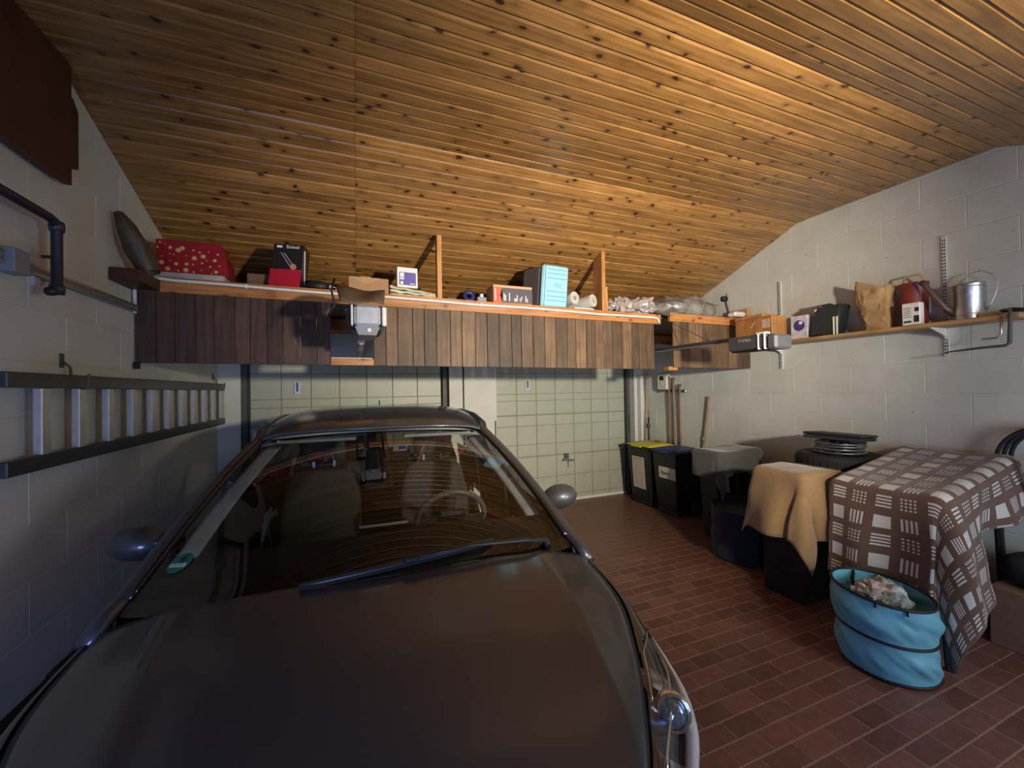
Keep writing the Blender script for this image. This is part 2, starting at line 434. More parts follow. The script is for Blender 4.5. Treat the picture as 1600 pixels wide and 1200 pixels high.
for i in range(n):
    d = L-n*PITCHED+(i+.5)*PITCHED; y = ya+(yb-ya)*d/L; z = za+(zb-za)*d/L
    if y < 0.1:
        T = Matrix.Translation((0, y, z)) @ Matrix.Rotation(a, 4, 'X'); far.box(XL, XR, -PITCHED/2+.002, PITCHED/2-.002, 0, .016, T)
o = far.build('ceiling_board_field', 'pine', ce); o['kind'] = 'stuff'

# ------------------------------------------------------------------ garage doors
ROWS = [(0.03, .09), (.09, .37), (.37, .665), (.675, .84), (.84, 1.10), (1.10, 1.245), (1.255, 1.45), (1.45, 1.545), (1.545, 1.83), (1.83, 2.02)]
pw = DW/7
pm = [MB().cbox(-pw/2+.0035, pw/2-.0035, -0.012, 0.01, z0+.002, z1-.002, .004).mesh('panel', MT['door']) for z0, z1 in ROWS]
for k, X0 in enumerate((D1, D2)):
    d = MB().box(X0, X0+DW, YD+.086, YD+.12, 0.0, 2.05).box(X0-.12, X0+DW+.2, YD+.12, YD+.14, 0.0, 2.06).build('door_%d' % (k+1), 'door_back'); d['kind'] = 'structure'
    for c in range(7):
        for me in pm: inst('panel', me, d, (X0+(c+.5)*pw, YD+.085, 0))
    MB().box(X0, X0+DW, YD+.06, YD+.086, 0.0, 0.035).build('bottom_seal', 'white', d)
    fr = MB()
    for x in (X0-.065, X0+DW+.012): fr.box(x, x+.05, YD+.02, YD+.1, 0, 2.03)
    fr.build('guide_rail', 'steel_dark', d)
    for x in (X0-.05, X0+DW+.028): MB().cbox(x, x+.022, YD-.005, YD+.02, .92, 1.2, .006).build('spring_cover', 'steel_dark', d)
    bx = X0+0.46
    h = MB().box(bx-.03, bx+.03, YD+.055, YD+.072, 1.60, 1.74).build('bolt_plate', 'steel', d)
    MB().tube([(bx, YD+.052, 1.63), (bx, YD+.052, 1.73)], .010, 8).build('bolt', 'steel_dark', d)
    hx = X0+1.05
    MB().cbox(hx-.035, hx+.035, YD+.045, YD+.073, .58, .68, .006).build('lock_case', 'steel_dark', d)
    MB().tube([(hx, YD+.05, .60), (hx, YD-.01, .60)], .012, 8).tube([(hx-.075, YD-.01, .605), (hx+.01, YD-.012, .60), (hx+.085, YD-.01, .59)], .013, 8).build('handle', 'steel', d)
    MB().tube([(hx+.03, YD+.06, .58), (hx+.03, YD+.06, .48)], .005, 6).build('lock_rod', 'steel_dark', d)
# ------------------------------------------------------------------ storage platform with its dark board skirt
YF = 3.31
def tilt(x): return -0.0075*(x-0.8)                            # the platform sags a little towards the right wall
pf = empty('storage_platform', (0, YF, 0)); tag(pf, 'wide storage platform above the garage doors with dark vertical skirt boards', 'platform')
Z0, Z1 = 1.815, 2.30
fx = XL+0.012; k = 0
NL, NR, GL = -0.165, 0.142, 2.90
def skirt(a, b, y, z0, z1):
    dz = tilt((a+b)/2); w = b-a
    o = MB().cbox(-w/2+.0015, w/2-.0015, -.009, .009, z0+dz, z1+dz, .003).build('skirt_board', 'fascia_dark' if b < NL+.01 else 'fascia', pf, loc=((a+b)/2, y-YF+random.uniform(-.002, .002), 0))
while fx < GL-0.02:
    w = random.choice((0.092, 0.10, 0.107, 0.112, 0.118)); e = fx+w
    for lim in (NL, NR, GL):
        if fx < lim-.001 and e > lim-0.05: e = lim
    if fx >= NL-.001 and e <= NR+.001: fx = NR; continue
    skirt(fx, e, YF, Z0, Z1); fx = e
fx = 3.05
while fx < XR-.02:
    e = min(fx+random.choice((.095, .105, .115)), XR-.012)
    if XR-.012-e < .04: e = XR-.012
    skirt(fx, e, 3.20, 1.83, 2.32); fx = e
def sloped_box(a, b, y0, y1, z0, z1):
    mb = MB(); mb.cbox(a, b, y0, y1, z0, z1, .003); mb.v = [(x, y, z+tilt(x)) for x, y, z in mb.v]; return mb
sloped_box(XL+.01, 2.98, -.022, .012, 2.285, 2.385).build('front_plank', 'orange_wood', pf)
sloped_box(3.0, XR-.01, -.135, -.1, 2.30, 2.385).build('front_plank', 'orange_wood', pf)
sloped_box(3.0, 3.12, -.10, -.03, 1.80, 1.84).build('sill_board', 'orange_wood', pf)
sloped_box(NL, NR, -.02, .012, 1.815, 1.868).build('sill_board', 'orange_wood', pf)
sloped_box(NL, NR, .02, .03, 1.868, 1.878).build('sill_strip', 'white_metal', pf)
sloped_box(NL-.06, NL-.0, -.02, -.008, 2.20, 2.29).build('cleat', 'fascia', pf)
sloped_box(XL+.01, XR-.01, .014, 4.98-YF, 2.345, 2.375).build('deck', 'brownwood', pf)
sloped_box(XL+.01, XR-.01, 1.0, 1.08, 2.22, 2.34).build('joist', 'orange_wood', pf)
MB().box(XL+.012, XL+.04, -.03, -.01, 1.79, 1.835).build('corner_batten', 'black', pf)
# planed hangers between platform and roof
MB().cbox(.655, .695, .015, .085, 2.37, ceil_z(YF+.015)-.045, .003).build('hanger', 'orange_post', pf)
hb = MB(); p = [(.013, 2.36), (.16, 2.36), (.16, ceil_z(YF+.16)-.004), (.013, ceil_z(YF+.013)-.004)]
hb.prism(p, 2.285, 2.325, 'x'); hb.build('hanger', 'orange_post', pf)
MB().cbox(2.327, 2.352, .013, .06, 2.36, 2.62, .003).build('hanger_cleat', 'orange_post', pf)
# white cable along the front plank
pts = [(XL+.02, YF-.03, 2.15), (XL+.02, YF-.03, 2.33), (XL+.035, YF-.03, 2.375), (XL+.08, YF-.03, 2.392)]
pts += [(x, YF-.034, 2.352+tilt(x)*1.6+.004*math.sin(x*5)) for x in (-1.1, -.8, -.5, -.2, .2, .6, 1.0, 1.4, 1.8, 2.2, 2.6, 2.88)]
pts += [(2.93, YF-.03, 2.325), (2.95, YF-.03, 2.28)]
cb = MB().tube(pts, .011, 6).build('cable', 'white', smooth=True); tag(cb, 'white electric cable clipped along the front plank of the platform', 'cable')
for x in (-.7, .15, 1.02, 1.75): MB().box(x-.006, x+.006, YF-.042, YF-.022, 2.338+tilt(x)*1.6, 2.366+tilt(x)*1.6).build('cable_clip', 'white', cb)

# ------------------------------------------------------------------ door openers
def opener_rail(root, x, y0, y1, z):
    MB().box(x-.022, x+.022, y0, y1, z-.016, z+.016).build('rail', 'dark_rail', root)
    MB().box(x-.012, x+.012, y0, y1, z-.020, z-.016).build('belt', 'alu', root)
op = empty('door_opener', (.075, 2.5, 0)); tag(op, 'light grey garage door opener under the brown cover at the skirt notch', 'door opener')
MB().cbox(-.075, .075, 0, .05, 2.005, 2.135, .018).build('front_cover', plain('silver_plastic', (.50, .53, .57), .35, .3), op)
MB().cbox(.082, .108, .0, .05, 2.01, 2.125, .006).build('side_trim', 'white', op)
MB().cbox(-.092, -.080, .0, .05, 2.008, 2.13, .004).build('side_trim', 'white', op)
MB().cbox(-.10, .10, .05, .40, 1.99, 2.14, .02).build('housing', 'darkgrey', op)
MB().prism([(-.07, 2.005), (.07, 2.005), (.05, 1.955), (-.05, 1.955)], .02, .3, 'y').build('lamp_lens', 'grey', op)
MB().lathe([(.012, 0), (.012, .004)], 10, T=Matrix.Translation((0.01, .02, 1.985)) @ Matrix.Rotation(R(90), 4, 'X')).build('indicator', 'white', op)
opener_rail(op, -.03, .3, 2.49, 1.95)
MB().box(-.13, -.11, .35, .80, 2.15, 2.17).box(.11, .13, .35, .80, 2.15, 2.17).box(-.13, .13, .33, .36, 2.14, 2.17).build('hanging_arm', 'steel_dark', op)
# brown cover hanging over the opener
def cover(u, v):
    x = -.105+.30*u; y = 2.50+.30*(1-v)**1.5 - .012*math.sin(u*9)
    z = 2.285-.15*v
    xx = x + (0.5-u)*.06*v
    return (xx, y-.03, z+.008*math.sin(u*7+v*3))
cv = MB().grid(cover, 16, 8).build('cover_cloth', plain('brown_cloth', (.13, .085, .05), .85, bmp=.2), smooth=True, solid=.004)
tag(cv, 'brown cloth cover draped over the light grey door opener', 'cloth')
MB().tube([(-.10, 2.49, 2.27), (-.118, 2.475, 2.20), (-.10, 2.475, 2.12), (-.135, 2.48, 2.05)], .006, 6).build('strap', 'black', cv, True)
op2 = empty('door_opener', (2.965, 2.0, .017)); tag(op2, 'black garage door opener with two white bars beside the orange-brown wooden box', 'door opener')
MB().cbox(-.09, .09, .0, .075, 1.868, 1.978, .015).build('end_cap', plain('mid_grey', (.11, .11, .115), .4), op2)
for yy in (.085, .135): MB().cbox(-.094, .092, yy, yy+.012, 1.872, 1.99, .003).build('trim_bar', 'white', op2)
MB().cbox(-.088, .088, .075, .41, 1.878, 1.99, .012).build('housing', 'darkgrey', op2)
MB().prism([(-.06, 1.88), (.06, 1.88), (.05, 1.868), (-.05, 1.868)], .02, .40, 'y').build('base_plate', 'black', op2)
text('ProMatic', .038, 'ink_grey', op2, at(-.0895, .255, 1.955, LEFT), squeeze=.8)
opener_rail(op2, 0, .40, 2.99, 1.985)
MB().box(-.012, .012, .66, .68, 1.99, 2.02).tube([(0, .67, 2.0), (.05, 1.27, 2.30)], .004, 4).build('hanging_strap', 'steel_dark', op2)
MB().box(-.03, .03, .13, .20, 1.99, 2.012).build('tag_label', 'paper', op2)

# ------------------------------------------------------------------ things on the platform
YP = 3.36
def zp(x): return 2.387+tilt(x)
# wrapped gift box on a flat grey box
gb = empty('flat_box', (-1.06, YP, zp(-1.06))); tag(gb, 'flat grey-white box lying under the red starry gift box', 'box')
MB().cbox(-.185, .21, .0, .26, 0.0, .052, .003).build('body', plain('worn_grey_card', (.42, .40, .36), .7, var=.3, scale=9), gb)
MB().box(-.185, .21, -.0012, .0, .036, .039).box(-.16, -.06, -.0012, .0, .008, .026).build('print', 'ink_grey', gb)
rg = empty('gift_box', (-1.06, YP+.02, zp(-1.06)+.055)); tag(rg, 'red gift-wrapped box with golden stars on the platform', 'gift box')
MT['red_wrap'] = plain('red_wrap', (.30, .014, .022), .35, var=.18, scale=6)
rb = MB().cbox(-.185, .185, 0, .22, 0, .225, .004); rb.build('body', 'red_wrap', rg)
MB().prism([(.185, 0.0), (.23, 0.0), (.215, .12), (.186, .20)], .015, .2, 'y').build('wrapped_end', 'red_wrap', rg)
MT['gold'] = plain('gold_print', (.74, .52, .22), .5, .2)
random.seed(3)
def star(mb, x, z, r, rot, y=-.0015):
    n = 8; v = []
    for q in range(2*n):
        rr = r if q % 2 == 0 else r*.42; t = rot+math.pi*q/n; v.append((x+rr*math.cos(t), y, z+rr*math.sin(t)))
    mb.add([(x, y-.0006, z)]+v, [(0, 1+q, 1+(q+1) % (2*n)) for q in range(2*n)])
for q in range(34):
    st = MB(); star(st, -.165+.047*(q % 8)+random.uniform(-.016, .016), .022+.046*(q//8)+random.uniform(-.014, .014), random.choice((.006, .008, .010, .016, .021)), random.random()); st.build('star', 'gold', rg, fix=False)

# lying folded paper
pp = MB().cbox(-.12, .13, 0, .033, 0, .006, .001).build('paper_sheet', 'cream', loc=(-.96, YP-.035, zp(-.96)), auto=20); tag(pp, 'cream folded paper lying below the red gift box', 'paper')
# olive wrapped bundle on the little side ledge by the wall
lg = MB().cbox(XL+.005, XL+.15, 3.02, 3.285, 2.30, 2.375, .003).build('wall_ledge', 'brownwood'); tag(lg, 'short dark wooden ledge on the white wall before the platform', 'ledge')
def bundle(u, v):
    a = 2*math.pi*u; L = v
    cx = -1.285+.10*v; cy = 3.02+.13*v; cz = 2.70-.315*v
    r = .022+.045*math.sin(min(1, v*1.15)*math.pi*.75)+.012*v
    return (cx+r*.8*math.cos(a)+.006*math.sin(5*a+9*v), cy+r*.8*math.sin(a), cz+.3*r*math.cos(a))
bd = MB().grid(bundle, 16, 14).build('wrapped_bundle', plain('olive_plastic', (.075, .055, .026), .5, var=.4, scale=14, bmp=.3), smooth=True)
tag(bd, 'olive plastic-wrapped bundle leaning against the wall on the ledge', 'bundle')
bb = empty('cardboard_box', (-.655, YP+.10, zp(-.65))); tag(bb, 'small dim brown cardboard box beside the black and red carton', 'box')
MB().cbox(-.08, .07, 0, .14, 0, .115, .003).build('body', 'card_dark', bb); MB().box(-.08, .07, .06, .075, .115, .117).build('tape', 'card', bb)
# black carton with red lower part
tb = empty('tool_carton', (-.475, YP+.0, zp(-.47)), R(-6)); tag(tb, 'tall black and red product carton with white lettering on the platform', 'carton')
T = Matrix.Shear('XZ', 4, (0.0, -.12))
MT['carton_red'] = plain('carton_red', (.42, .012, .035), .35, var=.08); MT['carton_black'] = plain('carton_black', (.016, .012, .014), .35)
cbm = MB(); cbm.cbox(-.11, .095, 0, .20, .0, .34, .003); cbm.v = [(x+z*.10, y+z*.10, z) for x, y, z in cbm.v]; cbm.build('body', 'carton_black', tb)
rr = MB().add([(-.112, -.002, .0), (.097, -.002, .0), (.097+.0145, .0130, .145), (-.112+.0145, .0130, .145), (-.112, .004, 0), (.097, .004, 0), (.1115, .019, .145), (-.0975, .019, .145)],
   [(0, 1, 2, 3), (4, 7, 6, 5), (0, 4, 5, 1), (3, 2, 6, 7), (0, 3, 7, 4), (1, 5, 6, 2)]); rr.build('red_panel', 'carton_red', tb)
TX = Matrix.Translation((.03, .0285, .318)) @ Matrix.Rotation(R(84.3), 4, 'X')
text('Einhell', .034, 'white', tb, TX @ Matrix.Translation((.022, 0, 0))); MB().box(-.018, .018, -.001, .001, -.008, .008).build('mark', 'white', tb).matrix_local = TX @ Matrix.Translation((-.068, 0, 0)) @ Matrix.Rotation(R(90), 4, 'X')
pr = MB(); 
for a, b in (((-.055, .27), (.015, .17)), ((-.035, .27), (.045, .165))):
    pr.tube([(a[0]+a[1]*.1, a[1]*.1-.003, a[1]), (b[0]+b[1]*.1, b[1]*.1-.003, b[1])], .005, 5)
pr.build('tool_print', 'grey', tb)
MB().lathe([(.001, 0), (.022, 0), (.022, .003), (.001, .003)], 14, T=Matrix.Translation((.055, .012, .165)) @ Matrix.Rotation(R(90), 4, 'X')).build('disc_print', 'card', tb)
MB().tube([(.098+.03, .03+.02, .30), (.10+.0, .16, .02)], .004, 5).build('edge_strip', 'white', tb)
# black drill lying on its side
dr = empty('power_drill', (-.25, YP+.05, zp(-.25)+.045)); tag(dr, 'black power drill with a white tip lying on the platform', 'drill')
MB().lathe([(.02, -.09), (.04, -.085), (.043, 0), (.036, .05), (.02, .06), (.016, .075)], 14, T=Matrix.Rotation(R(90), 4, 'Y')).build('body', 'black', dr, True)
MB().tube([(-.05, 0, 0), (-.06, .02, .035), (-.075, .06, .03)], .02, 8).build('grip', 'darkgrey', dr, True)
MB().lathe([(.015, .075), (.013, .095), (.004, .1), (.003, .118)], 10, T=Matrix.Rotation(R(90), 4, 'Y')).build('tip', 'white', dr, True)
yb = MB().cbox(-.04, .04, 0, .06, 0, .04, .006).build('paper_bag', 'cream', loc=(-.09, YP-.0, zp(-.09))); tag(yb, 'small crumpled yellowish paper bag beside the cardboard box', 'bag')
# cardboard box above the opener with a scrap on top
cx = empty('cardboard_box', (.115, 3.34, zp(.1))); tag(cx, 'orange-brown cardboard box right above the brown cloth cover', 'box')
MB().cbox(-.15, .148, 0, .22, 0, .128, .003).build('body', 'card', cx); MB().add([(-.15, -.001, .128), (-.02, -.001, .07), (.09, -.001, .128)], [(0, 1, 2)]).build('flap', plain('flap_card', (.46, .29, .15), .8), cx, solid=.002)
sb = MB().cbox(-.04, .04, 0, .07, 0, .024, .004).build('wood_block', 'card', loc=(.09, 3.40, zp(.1)+.130)); tag(sb, 'small pale block lying on top of the cardboard box', 'block')
# folded cream-green tablecloth and the white-purple box on it
def fold(u, v):
    x = .24+.40*u; y = 3.345+.16*v
    return (x, y, zp(.4)+.006+(.105-.06*u)*(1-.25*v)*(1.0 if v > 0.02 else .02)+.006*math.sin(u*25))
fc = MB()
for k in range(3):
    h0 = k*.034
    fc.grid(lambda u, v, h0=h0: (.275+.37*u, 3.335+.012*k+.17*v*(1-v*.0)+.004*math.sin(u*23+k*2), zp(.4)+h0*(1-.5*u)+.030*(1-.4*u)*(.5+.5*math.sin(-math.pi/2+math.pi*min(1, v*6)))+.002*math.sin(u*17+k)), 20, 8)
MT['map'] = plain('cream_green_print', (.60, .58, .40), .8, var=.45, scale=22)
fcl = fc.build('folded_cloth', 'map', smooth=True, solid=.004); tag(fcl, 'folded cream and green cloth at the front of the platform', 'cloth')
wp = empty('white_box', (.425, 3.44, zp(.4)+.10), R(3)); tag(wp, 'upright white box with a purple picture standing on the folded cloth', 'box')
MB().cbox(-.085, .085, 0, .06, 0, .17, .003).build('body', 'white', wp)
MT['purple'] = plain('purple_print', (.11, .075, .36), .5, var=.25, scale=12)
MB().box(-.068, .07, -.001, .0, .02, .128).build('picture', 'purple', wp)
MB().box(-.062, -.028, -.002, -.001, .085, .122).box(-.062, -.03, -.002, -.001, .065, .08).box(-.058, -.036, -.002, -.001, .024, .05).box(.02, .062, -.002, -.001, .03, .036).build('product_print', 'white', wp)
# blue reel, small grey parts
br = empty('tape_reel', (.945, 3.40, zp(.9)+.055)); tag(br, 'dark blue tape reel leaning at the front edge of the platform', 'reel')
MT['blue_plastic'] = plain('blue_plastic', (.012, .018, .10), .4)
Tr = Matrix.Rotation(R(80), 4, 'X')
MB().lathe([(.02, -.018), (.052, -.018), (.055, -.012), (.055, .012), (.052, .018), (.02, .018), (.02, -.018)], 20, T=Tr, cap=False).build('reel_body', 'blue_plastic', br, True)
MB().tube([(-.05, -.0, -.02), (-.09, -.01, -.04), (-.07, -.02, -.05), (-.03, -.02, -.055)], .008, 6).build('loose_end', 'black', br, True)
gp = empty('grey_fitting', (1.06, 3.41, zp(1.06))); tag(gp, 'small grey fitting with a socket beside the blue reel', 'fitting')
MB().cbox(-.03, .055, 0, .07, 0, .065, .006).build('body', 'grey', gp); MB().lathe([(.02, 0), (.018, .03), (.012, .03)], 12, c=(.015, .03, .065)).build('socket', 'white', gp, True)
dk = MB().cbox(-.045, .045, 0, .06, 0, .05, .012).build('dark_clamp', 'steel_dark', loc=(.80, 3.42, zp(.8))); tag(dk, 'small dark metal clamp between wooden hanger and blue reel', 'clamp')
# orange and dark product box, lying
ob = empty('product_box', (1.33, 3.345, zp(1.4))); tag(ob, 'long dark product box with orange end beside the light blue crate', 'box')
MB().cbox(-.175, .205, 0, .20, 0, .172, .003).build('body', plain('peach_card', (.62, .36, .20), .6), ob)
MB().box(-.175, -.09, -.0012, 0, .014, .150).add([(-.09, -.0012, .014), (-.108, -.0012, .08), (-.09, -.0012, .15)], [(0, 1, 2)]).build('orange_print', plain('orange_print', (.62, .10, .05), .5), ob, fix=False)
MB().box(-.09, .205, -.0014, -.0, .014, .148).build('dark_print', plain('slate_print', (.085, .075, .09), .5), ob)
lt = MB()
for i, (x, h) in enumerate(((-.155, .11), (-.072, .07), (-.058, .055), (-.02, .075), (.03, .03), (.055, .06), (.085, .03), (.10, .05), (.14, .06), (.155, .035))):
    lt.box(x-.004, x+.004, -.0022, -.0014, .03, .03+h)
lt.box(.03, .055, -.0022, -.0014, .03, .055).box(.085, .105, -.0022, -.0014, .03, .05)
lt.build('lettering', 'white', ob)
# light blue crate on its side with dark bottom
bc = empty('plastic_crate', (1.755, 3.335, zp(1.7)), R(4)); tag(bc, 'light blue plastic crate standing on its side on the platform', 'crate')
MT['blue_rib'] = plain('blue_rib', (.22, .47, .60), .4); MT['light_blue'] = plain('light_blue_plastic', (.36, .66, .78), .4, var=.05)
bl = MB().cbox(-.125, .165, 0, .045, 0, .405, .018); bl.v = [(x+.035*(z-.2)/.4, y, z) for x, y, z in bl.v]; bl.build('lid', 'light_blue', bc, auto=40)
for z in (.06, .10, .145, .27, .315, .355): MB().box(-.07+.035*(z-.2)/.4, .14+.035*(z-.2)/.4, -.0035, .002, z, z+.010).build('rib', MT['blue_rib'], bc)
sm = MB(); sm.box(-.098, -.093, -.002, .001, .01, .395); sm.v = [(x+.035*(z-.2)/.4, y, z) for x, y, z in sm.v]; sm.build('hinge_seam', plain('seam_blue', (.06, .16, .24), .5), bc)
MB().box(-.0, .09, -.0012, .001, .185, .235).build('embossed_mark', plain('emboss_blue', (.31, .56, .70), .4), bc)
cr = MB().cbox(-.135, .14, .045, .24, .01, .395, .012); cr.v = [(x+.035*(z-.2)/.4-.08*max(0, (y-.045)/.2), y, z) for x, y, z in cr.v]; cr.build('tub', plain('taupe_plastic', (.085, .075, .072), .5), bc)
# rolls of paper
def paper_roll(loc, d, L, r, label):
    e = empty('paper_roll', loc); tag(e, label, 'paper roll', 'paper rolls beside the light blue crate')
    q = Vector((0, 0, 1)).rotation_difference(Vector(d)).to_matrix().to_4x4()
    MB().lathe([(r, 0), (r, L)], 20, T=q, cap=False).lathe([(r*.35, L), (r*.35, 0), (r, 0)], 20, T=q, cap=False).build('roll', plain('wallpaper', (.66, .63, .56), .7), e, auto=40)
    sp = [];
    for k in range(46):
        a = k*.33; rr = r*(.97-.6*k/46); sp.append(q @ Vector((rr*math.cos(a), rr*math.sin(a), -.0015)))
    MB().tube(sp, .0018, 4).build('wound_edge', plain('roll_edge', (.24, .22, .18), .8), e); return e
paper_roll((1.995, 3.36, zp(2)+.115), (-.25, 1, -.03), .28, .06, 'pale wallpaper roll tight against the light blue crate')
paper_roll((2.185, 3.33, zp(2.1)+.095), (-.38, 1, -.08), .30, .062, 'pale wallpaper roll lying before the broad wooden hanger')
sh = MB().cbox(-.10, .12, 0, .1, 0, .018, .004).build('foam_strip', 'white', loc=(2.07, 3.325, zp(2.1)), auto=30); tag(sh, 'thin white foam strip lying below the wallpaper rolls', 'strip')
# clear plastic bag, plaid bedding bag
def lump(x0, x1, y0, y1, z0, h, seed, amp=.03, sc=9.0, n=26, pw=2.6, crin=0.0):
    def fn(u, v):
        ph = -math.pi/2*0+math.pi*v; a = 2*math.pi*u
        sx = math.copysign(abs(math.cos(a))**(2/pw), math.cos(a)); sy = math.copysign(abs(math.sin(a))**(2/pw), math.sin(a))
        s = abs(math.sin(ph))**(2/pw); c = math.copysign(abs(math.cos(ph))**(2/pw), math.cos(ph))
        p = Vector(((x0+x1)/2+(x1-x0)/2*sx*s, (y0+y1)/2+(y1-y0)/2*sy*s, z0+h/2-h/2*c))
        d = noise.noise(Vector((p.x*sc+seed, p.y*sc, p.z*sc)))*amp + crin*(abs(noise.noise(Vector((p.x*sc*3+seed, p.y*sc*3, p.z*sc*3))))-.2)
        k = Vector((sx*s, sy*s, -c)); p += k*d
        p.z = max(p.z, z0); return p
    return MB().grid(fn, n*2, n)
MT['clear_plastic'] = plain('crinkled_film', (.40, .34, .31), .12, var=.45, scale=26, bmp=.5, coat=.6)
pb = lump(2.38, 3.0, 3.26, 3.55, zp(2.7), .15, 3, .06, 8, n=40, crin=.06).build('plastic_bag', 'clear_plastic', auto=14); tag(pb, 'crinkled clear plastic bag lying beside the plaid bedding bag', 'bag')
MT['grey_plaid'] = plain('grey_plaid', (.23, .21, .185), .35, var=.75, scale=11, bmp=.2)
bg = lump(3.05, 3.82, 3.24, 3.7, zp(3.4)-.01, .25, 9, .05, 5, n=34, crin=.02).build('bedding_bag', 'grey_plaid', smooth=True); tag(bg, 'bulging bag of grey patterned bedding near the right-hand wall', 'bag')
def seamf(t): return (3.04+.72*t, 3.262-.02*math.sin(t*9), zp(3.4)+.145+.012*math.sin(t*11))
MB().tube([seamf(i/16) for i in range(17)], .004, 5).build('seam', 'steel_dark', bg, True)
bt = empty('black_tripod', (3.92, 3.22, zp(3.9)+.0)); tag(bt, 'small black bent stand next to the bedding bag', 'stand')
MB().tube([(-.0, .02, .0), (-.04, .02, .10), (-.075, .02, .20)], .012, 6).build('leg', 'black', bt)
MB().cbox(-.12, -.045, .0, .05, .19, .245, .01).build('head', 'black', bt); MB().tube([(-.06, .02, .24), (-.05, .02, .28)], .005, 5).build('pin', 'black', bt)
wb_ = MB().cbox(3.80, 3.97, 3.08, 3.19, zp(3.9)-.0, zp(3.9)+.05, .02).build('white_pouch', 'white', auto=30); tag(wb_, 'small white pouch lying at the right-hand end of the platform', 'pouch')
cbx = MB().cbox(3.98, 4.05, 3.08, 3.2, zp(3.9), zp(3.9)+.09, .003).build('small_carton', 'card'); tag(cbx, 'small upright brown carton behind the orange-brown wooden box', 'carton')
# ------------------------------------------------------------------ shelf on the block wall
SX0 = 3.90
sf = empty('wall_shelf', (4.03, 1.9, 2.05)); tag(sf, 'narrow wooden wall shelf on two white slotted uprights', 'shelf')
MB().cbox(-.13, .12, -.745, 1.06, -.03, 0, .003).build('board', wood('shelf_board', (.28, .15, .065), (.42, .25, .12), grain=(20, 1.3, 20), rough=.5), sf)
for y, z0, z1 in ((2.845, 1.78, 2.70), (1.59, 1.81, 2.72)):
    u = MB().box(.127, .1385, y-1.9-.013, y-1.9+.013, z0-2.05, z1-2.05).build('upright', 'white_metal', sf)
    sl = MB(); zz = z0-2.05+.02
    while zz < z1-2.05-.02: sl.box(.1255, .1272, y-1.9-.009, y-1.9-.003, zz, zz+.014); sl.box(.1255, .1272, y-1.9+.003, y-1.9+.009, zz, zz+.014); zz += .025
    sl.build('slot', 'steel_dark', u)
    MB().prism([(-.10, -.03), (.127, -.03), (.127, -.115), (.10, -.085)], y-1.9-.006, y-1.9+.006, 'y').build('bracket', 'white_metal', sf)
ZS = 2.0505
# stepped wooden box at the far end of the shelf
wx = empty('wooden_box', (3.86, 2.66, ZS)); tag(wx, 'long orange-brown wooden box at the far end of the wall shelf', 'box')
MB().cbox(-.09, .12, 0, .40, .002, .245, .004).build('body', 'orange_post', wx)
MB().cbox(-.093, .123, .09, .40, .246, .275, .003).build('lid', 'orange_wood', wx)
MB().box(-.0915, -.0895, .02, .10, .13, .215).build('paper_label', plain('pink_label', (.60, .42, .33), .7), wx)
lb = MB()
for k, z in enumerate((.145, .165, .185, .2)): lb.box(-.0922, -.0914, .03, .06+.008*(k % 2), z, z+.007)
lb.build('label_print', 'ink_grey', wx)
MB().box(-.0925, -.0915, .20, .206, .14, .21, Matrix.Translation((0, .2, .17)) @ Matrix.Rotation(R(40), 4, 'X') @ Matrix.Translation((0, -.2, -.17))).build('chalk_mark', 'paper', wx)
# white-violet detergent box
dt = empty('detergent_box', (4.0, 2.46, ZS)); tag(dt, 'white box with a violet round emblem at the shelf beside the wooden box', 'box')
MB().cbox(-.03, .09, 0, .155, .002, .225, .004).build('body', plain('mottled_white', (.60, .58, .60), .6, var=.25, scale=24), dt)
MB().lathe([(.001, 0), (.052, 0), (.052, .002), (.001, .002)], 20, T=Matrix.Translation((-.032, .075, .13)) @ Matrix.Rotation(R(90), 4, 'Y')).build('emblem', plain('violet_print', (.06, .04, .22), .5), dt)
MB().lathe([(.001, 0), (.018, 0), (.018, .002), (.001, .002)], 14, T=Matrix.Translation((-.034, .06, .155)) @ Matrix.Rotation(R(90), 4, 'Y')).build('emblem_gap', 'white', dt)
# dark green canister box
gc = empty('canister', (4.02, 2.31, ZS)); tag(gc, 'dark green canister with grip and cap on the wall shelf', 'canister')
MT['dgreen'] = plain('dark_green_plastic', (.022, .032, .028), .3, var=.2)
cm = MB().cbox(-.07, .08, -.12, .10, .002, .27, .016); cm.v = [(x, y-.05*(z/.27-.5), z) for x, y, z in cm.v]; cm.build('body', 'dgreen', gc, auto=40)
MB().tube([(-.0, -.05, .265), (-.0, -.02, .285), (.0, .05, .285), (.0, .07, .265)], .013, 7).build('grip', 'dgreen', gc, True)
MB().lathe([(.02, 0), (.02, .025), (.012, .03)], 12, c=(-.02, .06, .265)).build('cap', 'steel_dark', gc, True)
MB().tube([(-.073, .055, .25), (-.076, .07, .235)], .006, 5).build('glint_edge', 'white', gc)
for yy in (-.085, -.11): MB().box(-.078, -.072, yy-.006, yy+.006, .004, .16, Matrix.Shear('YZ', 4, (0, -.2)) if False else None).build('paper_slip', 'paper', gc)
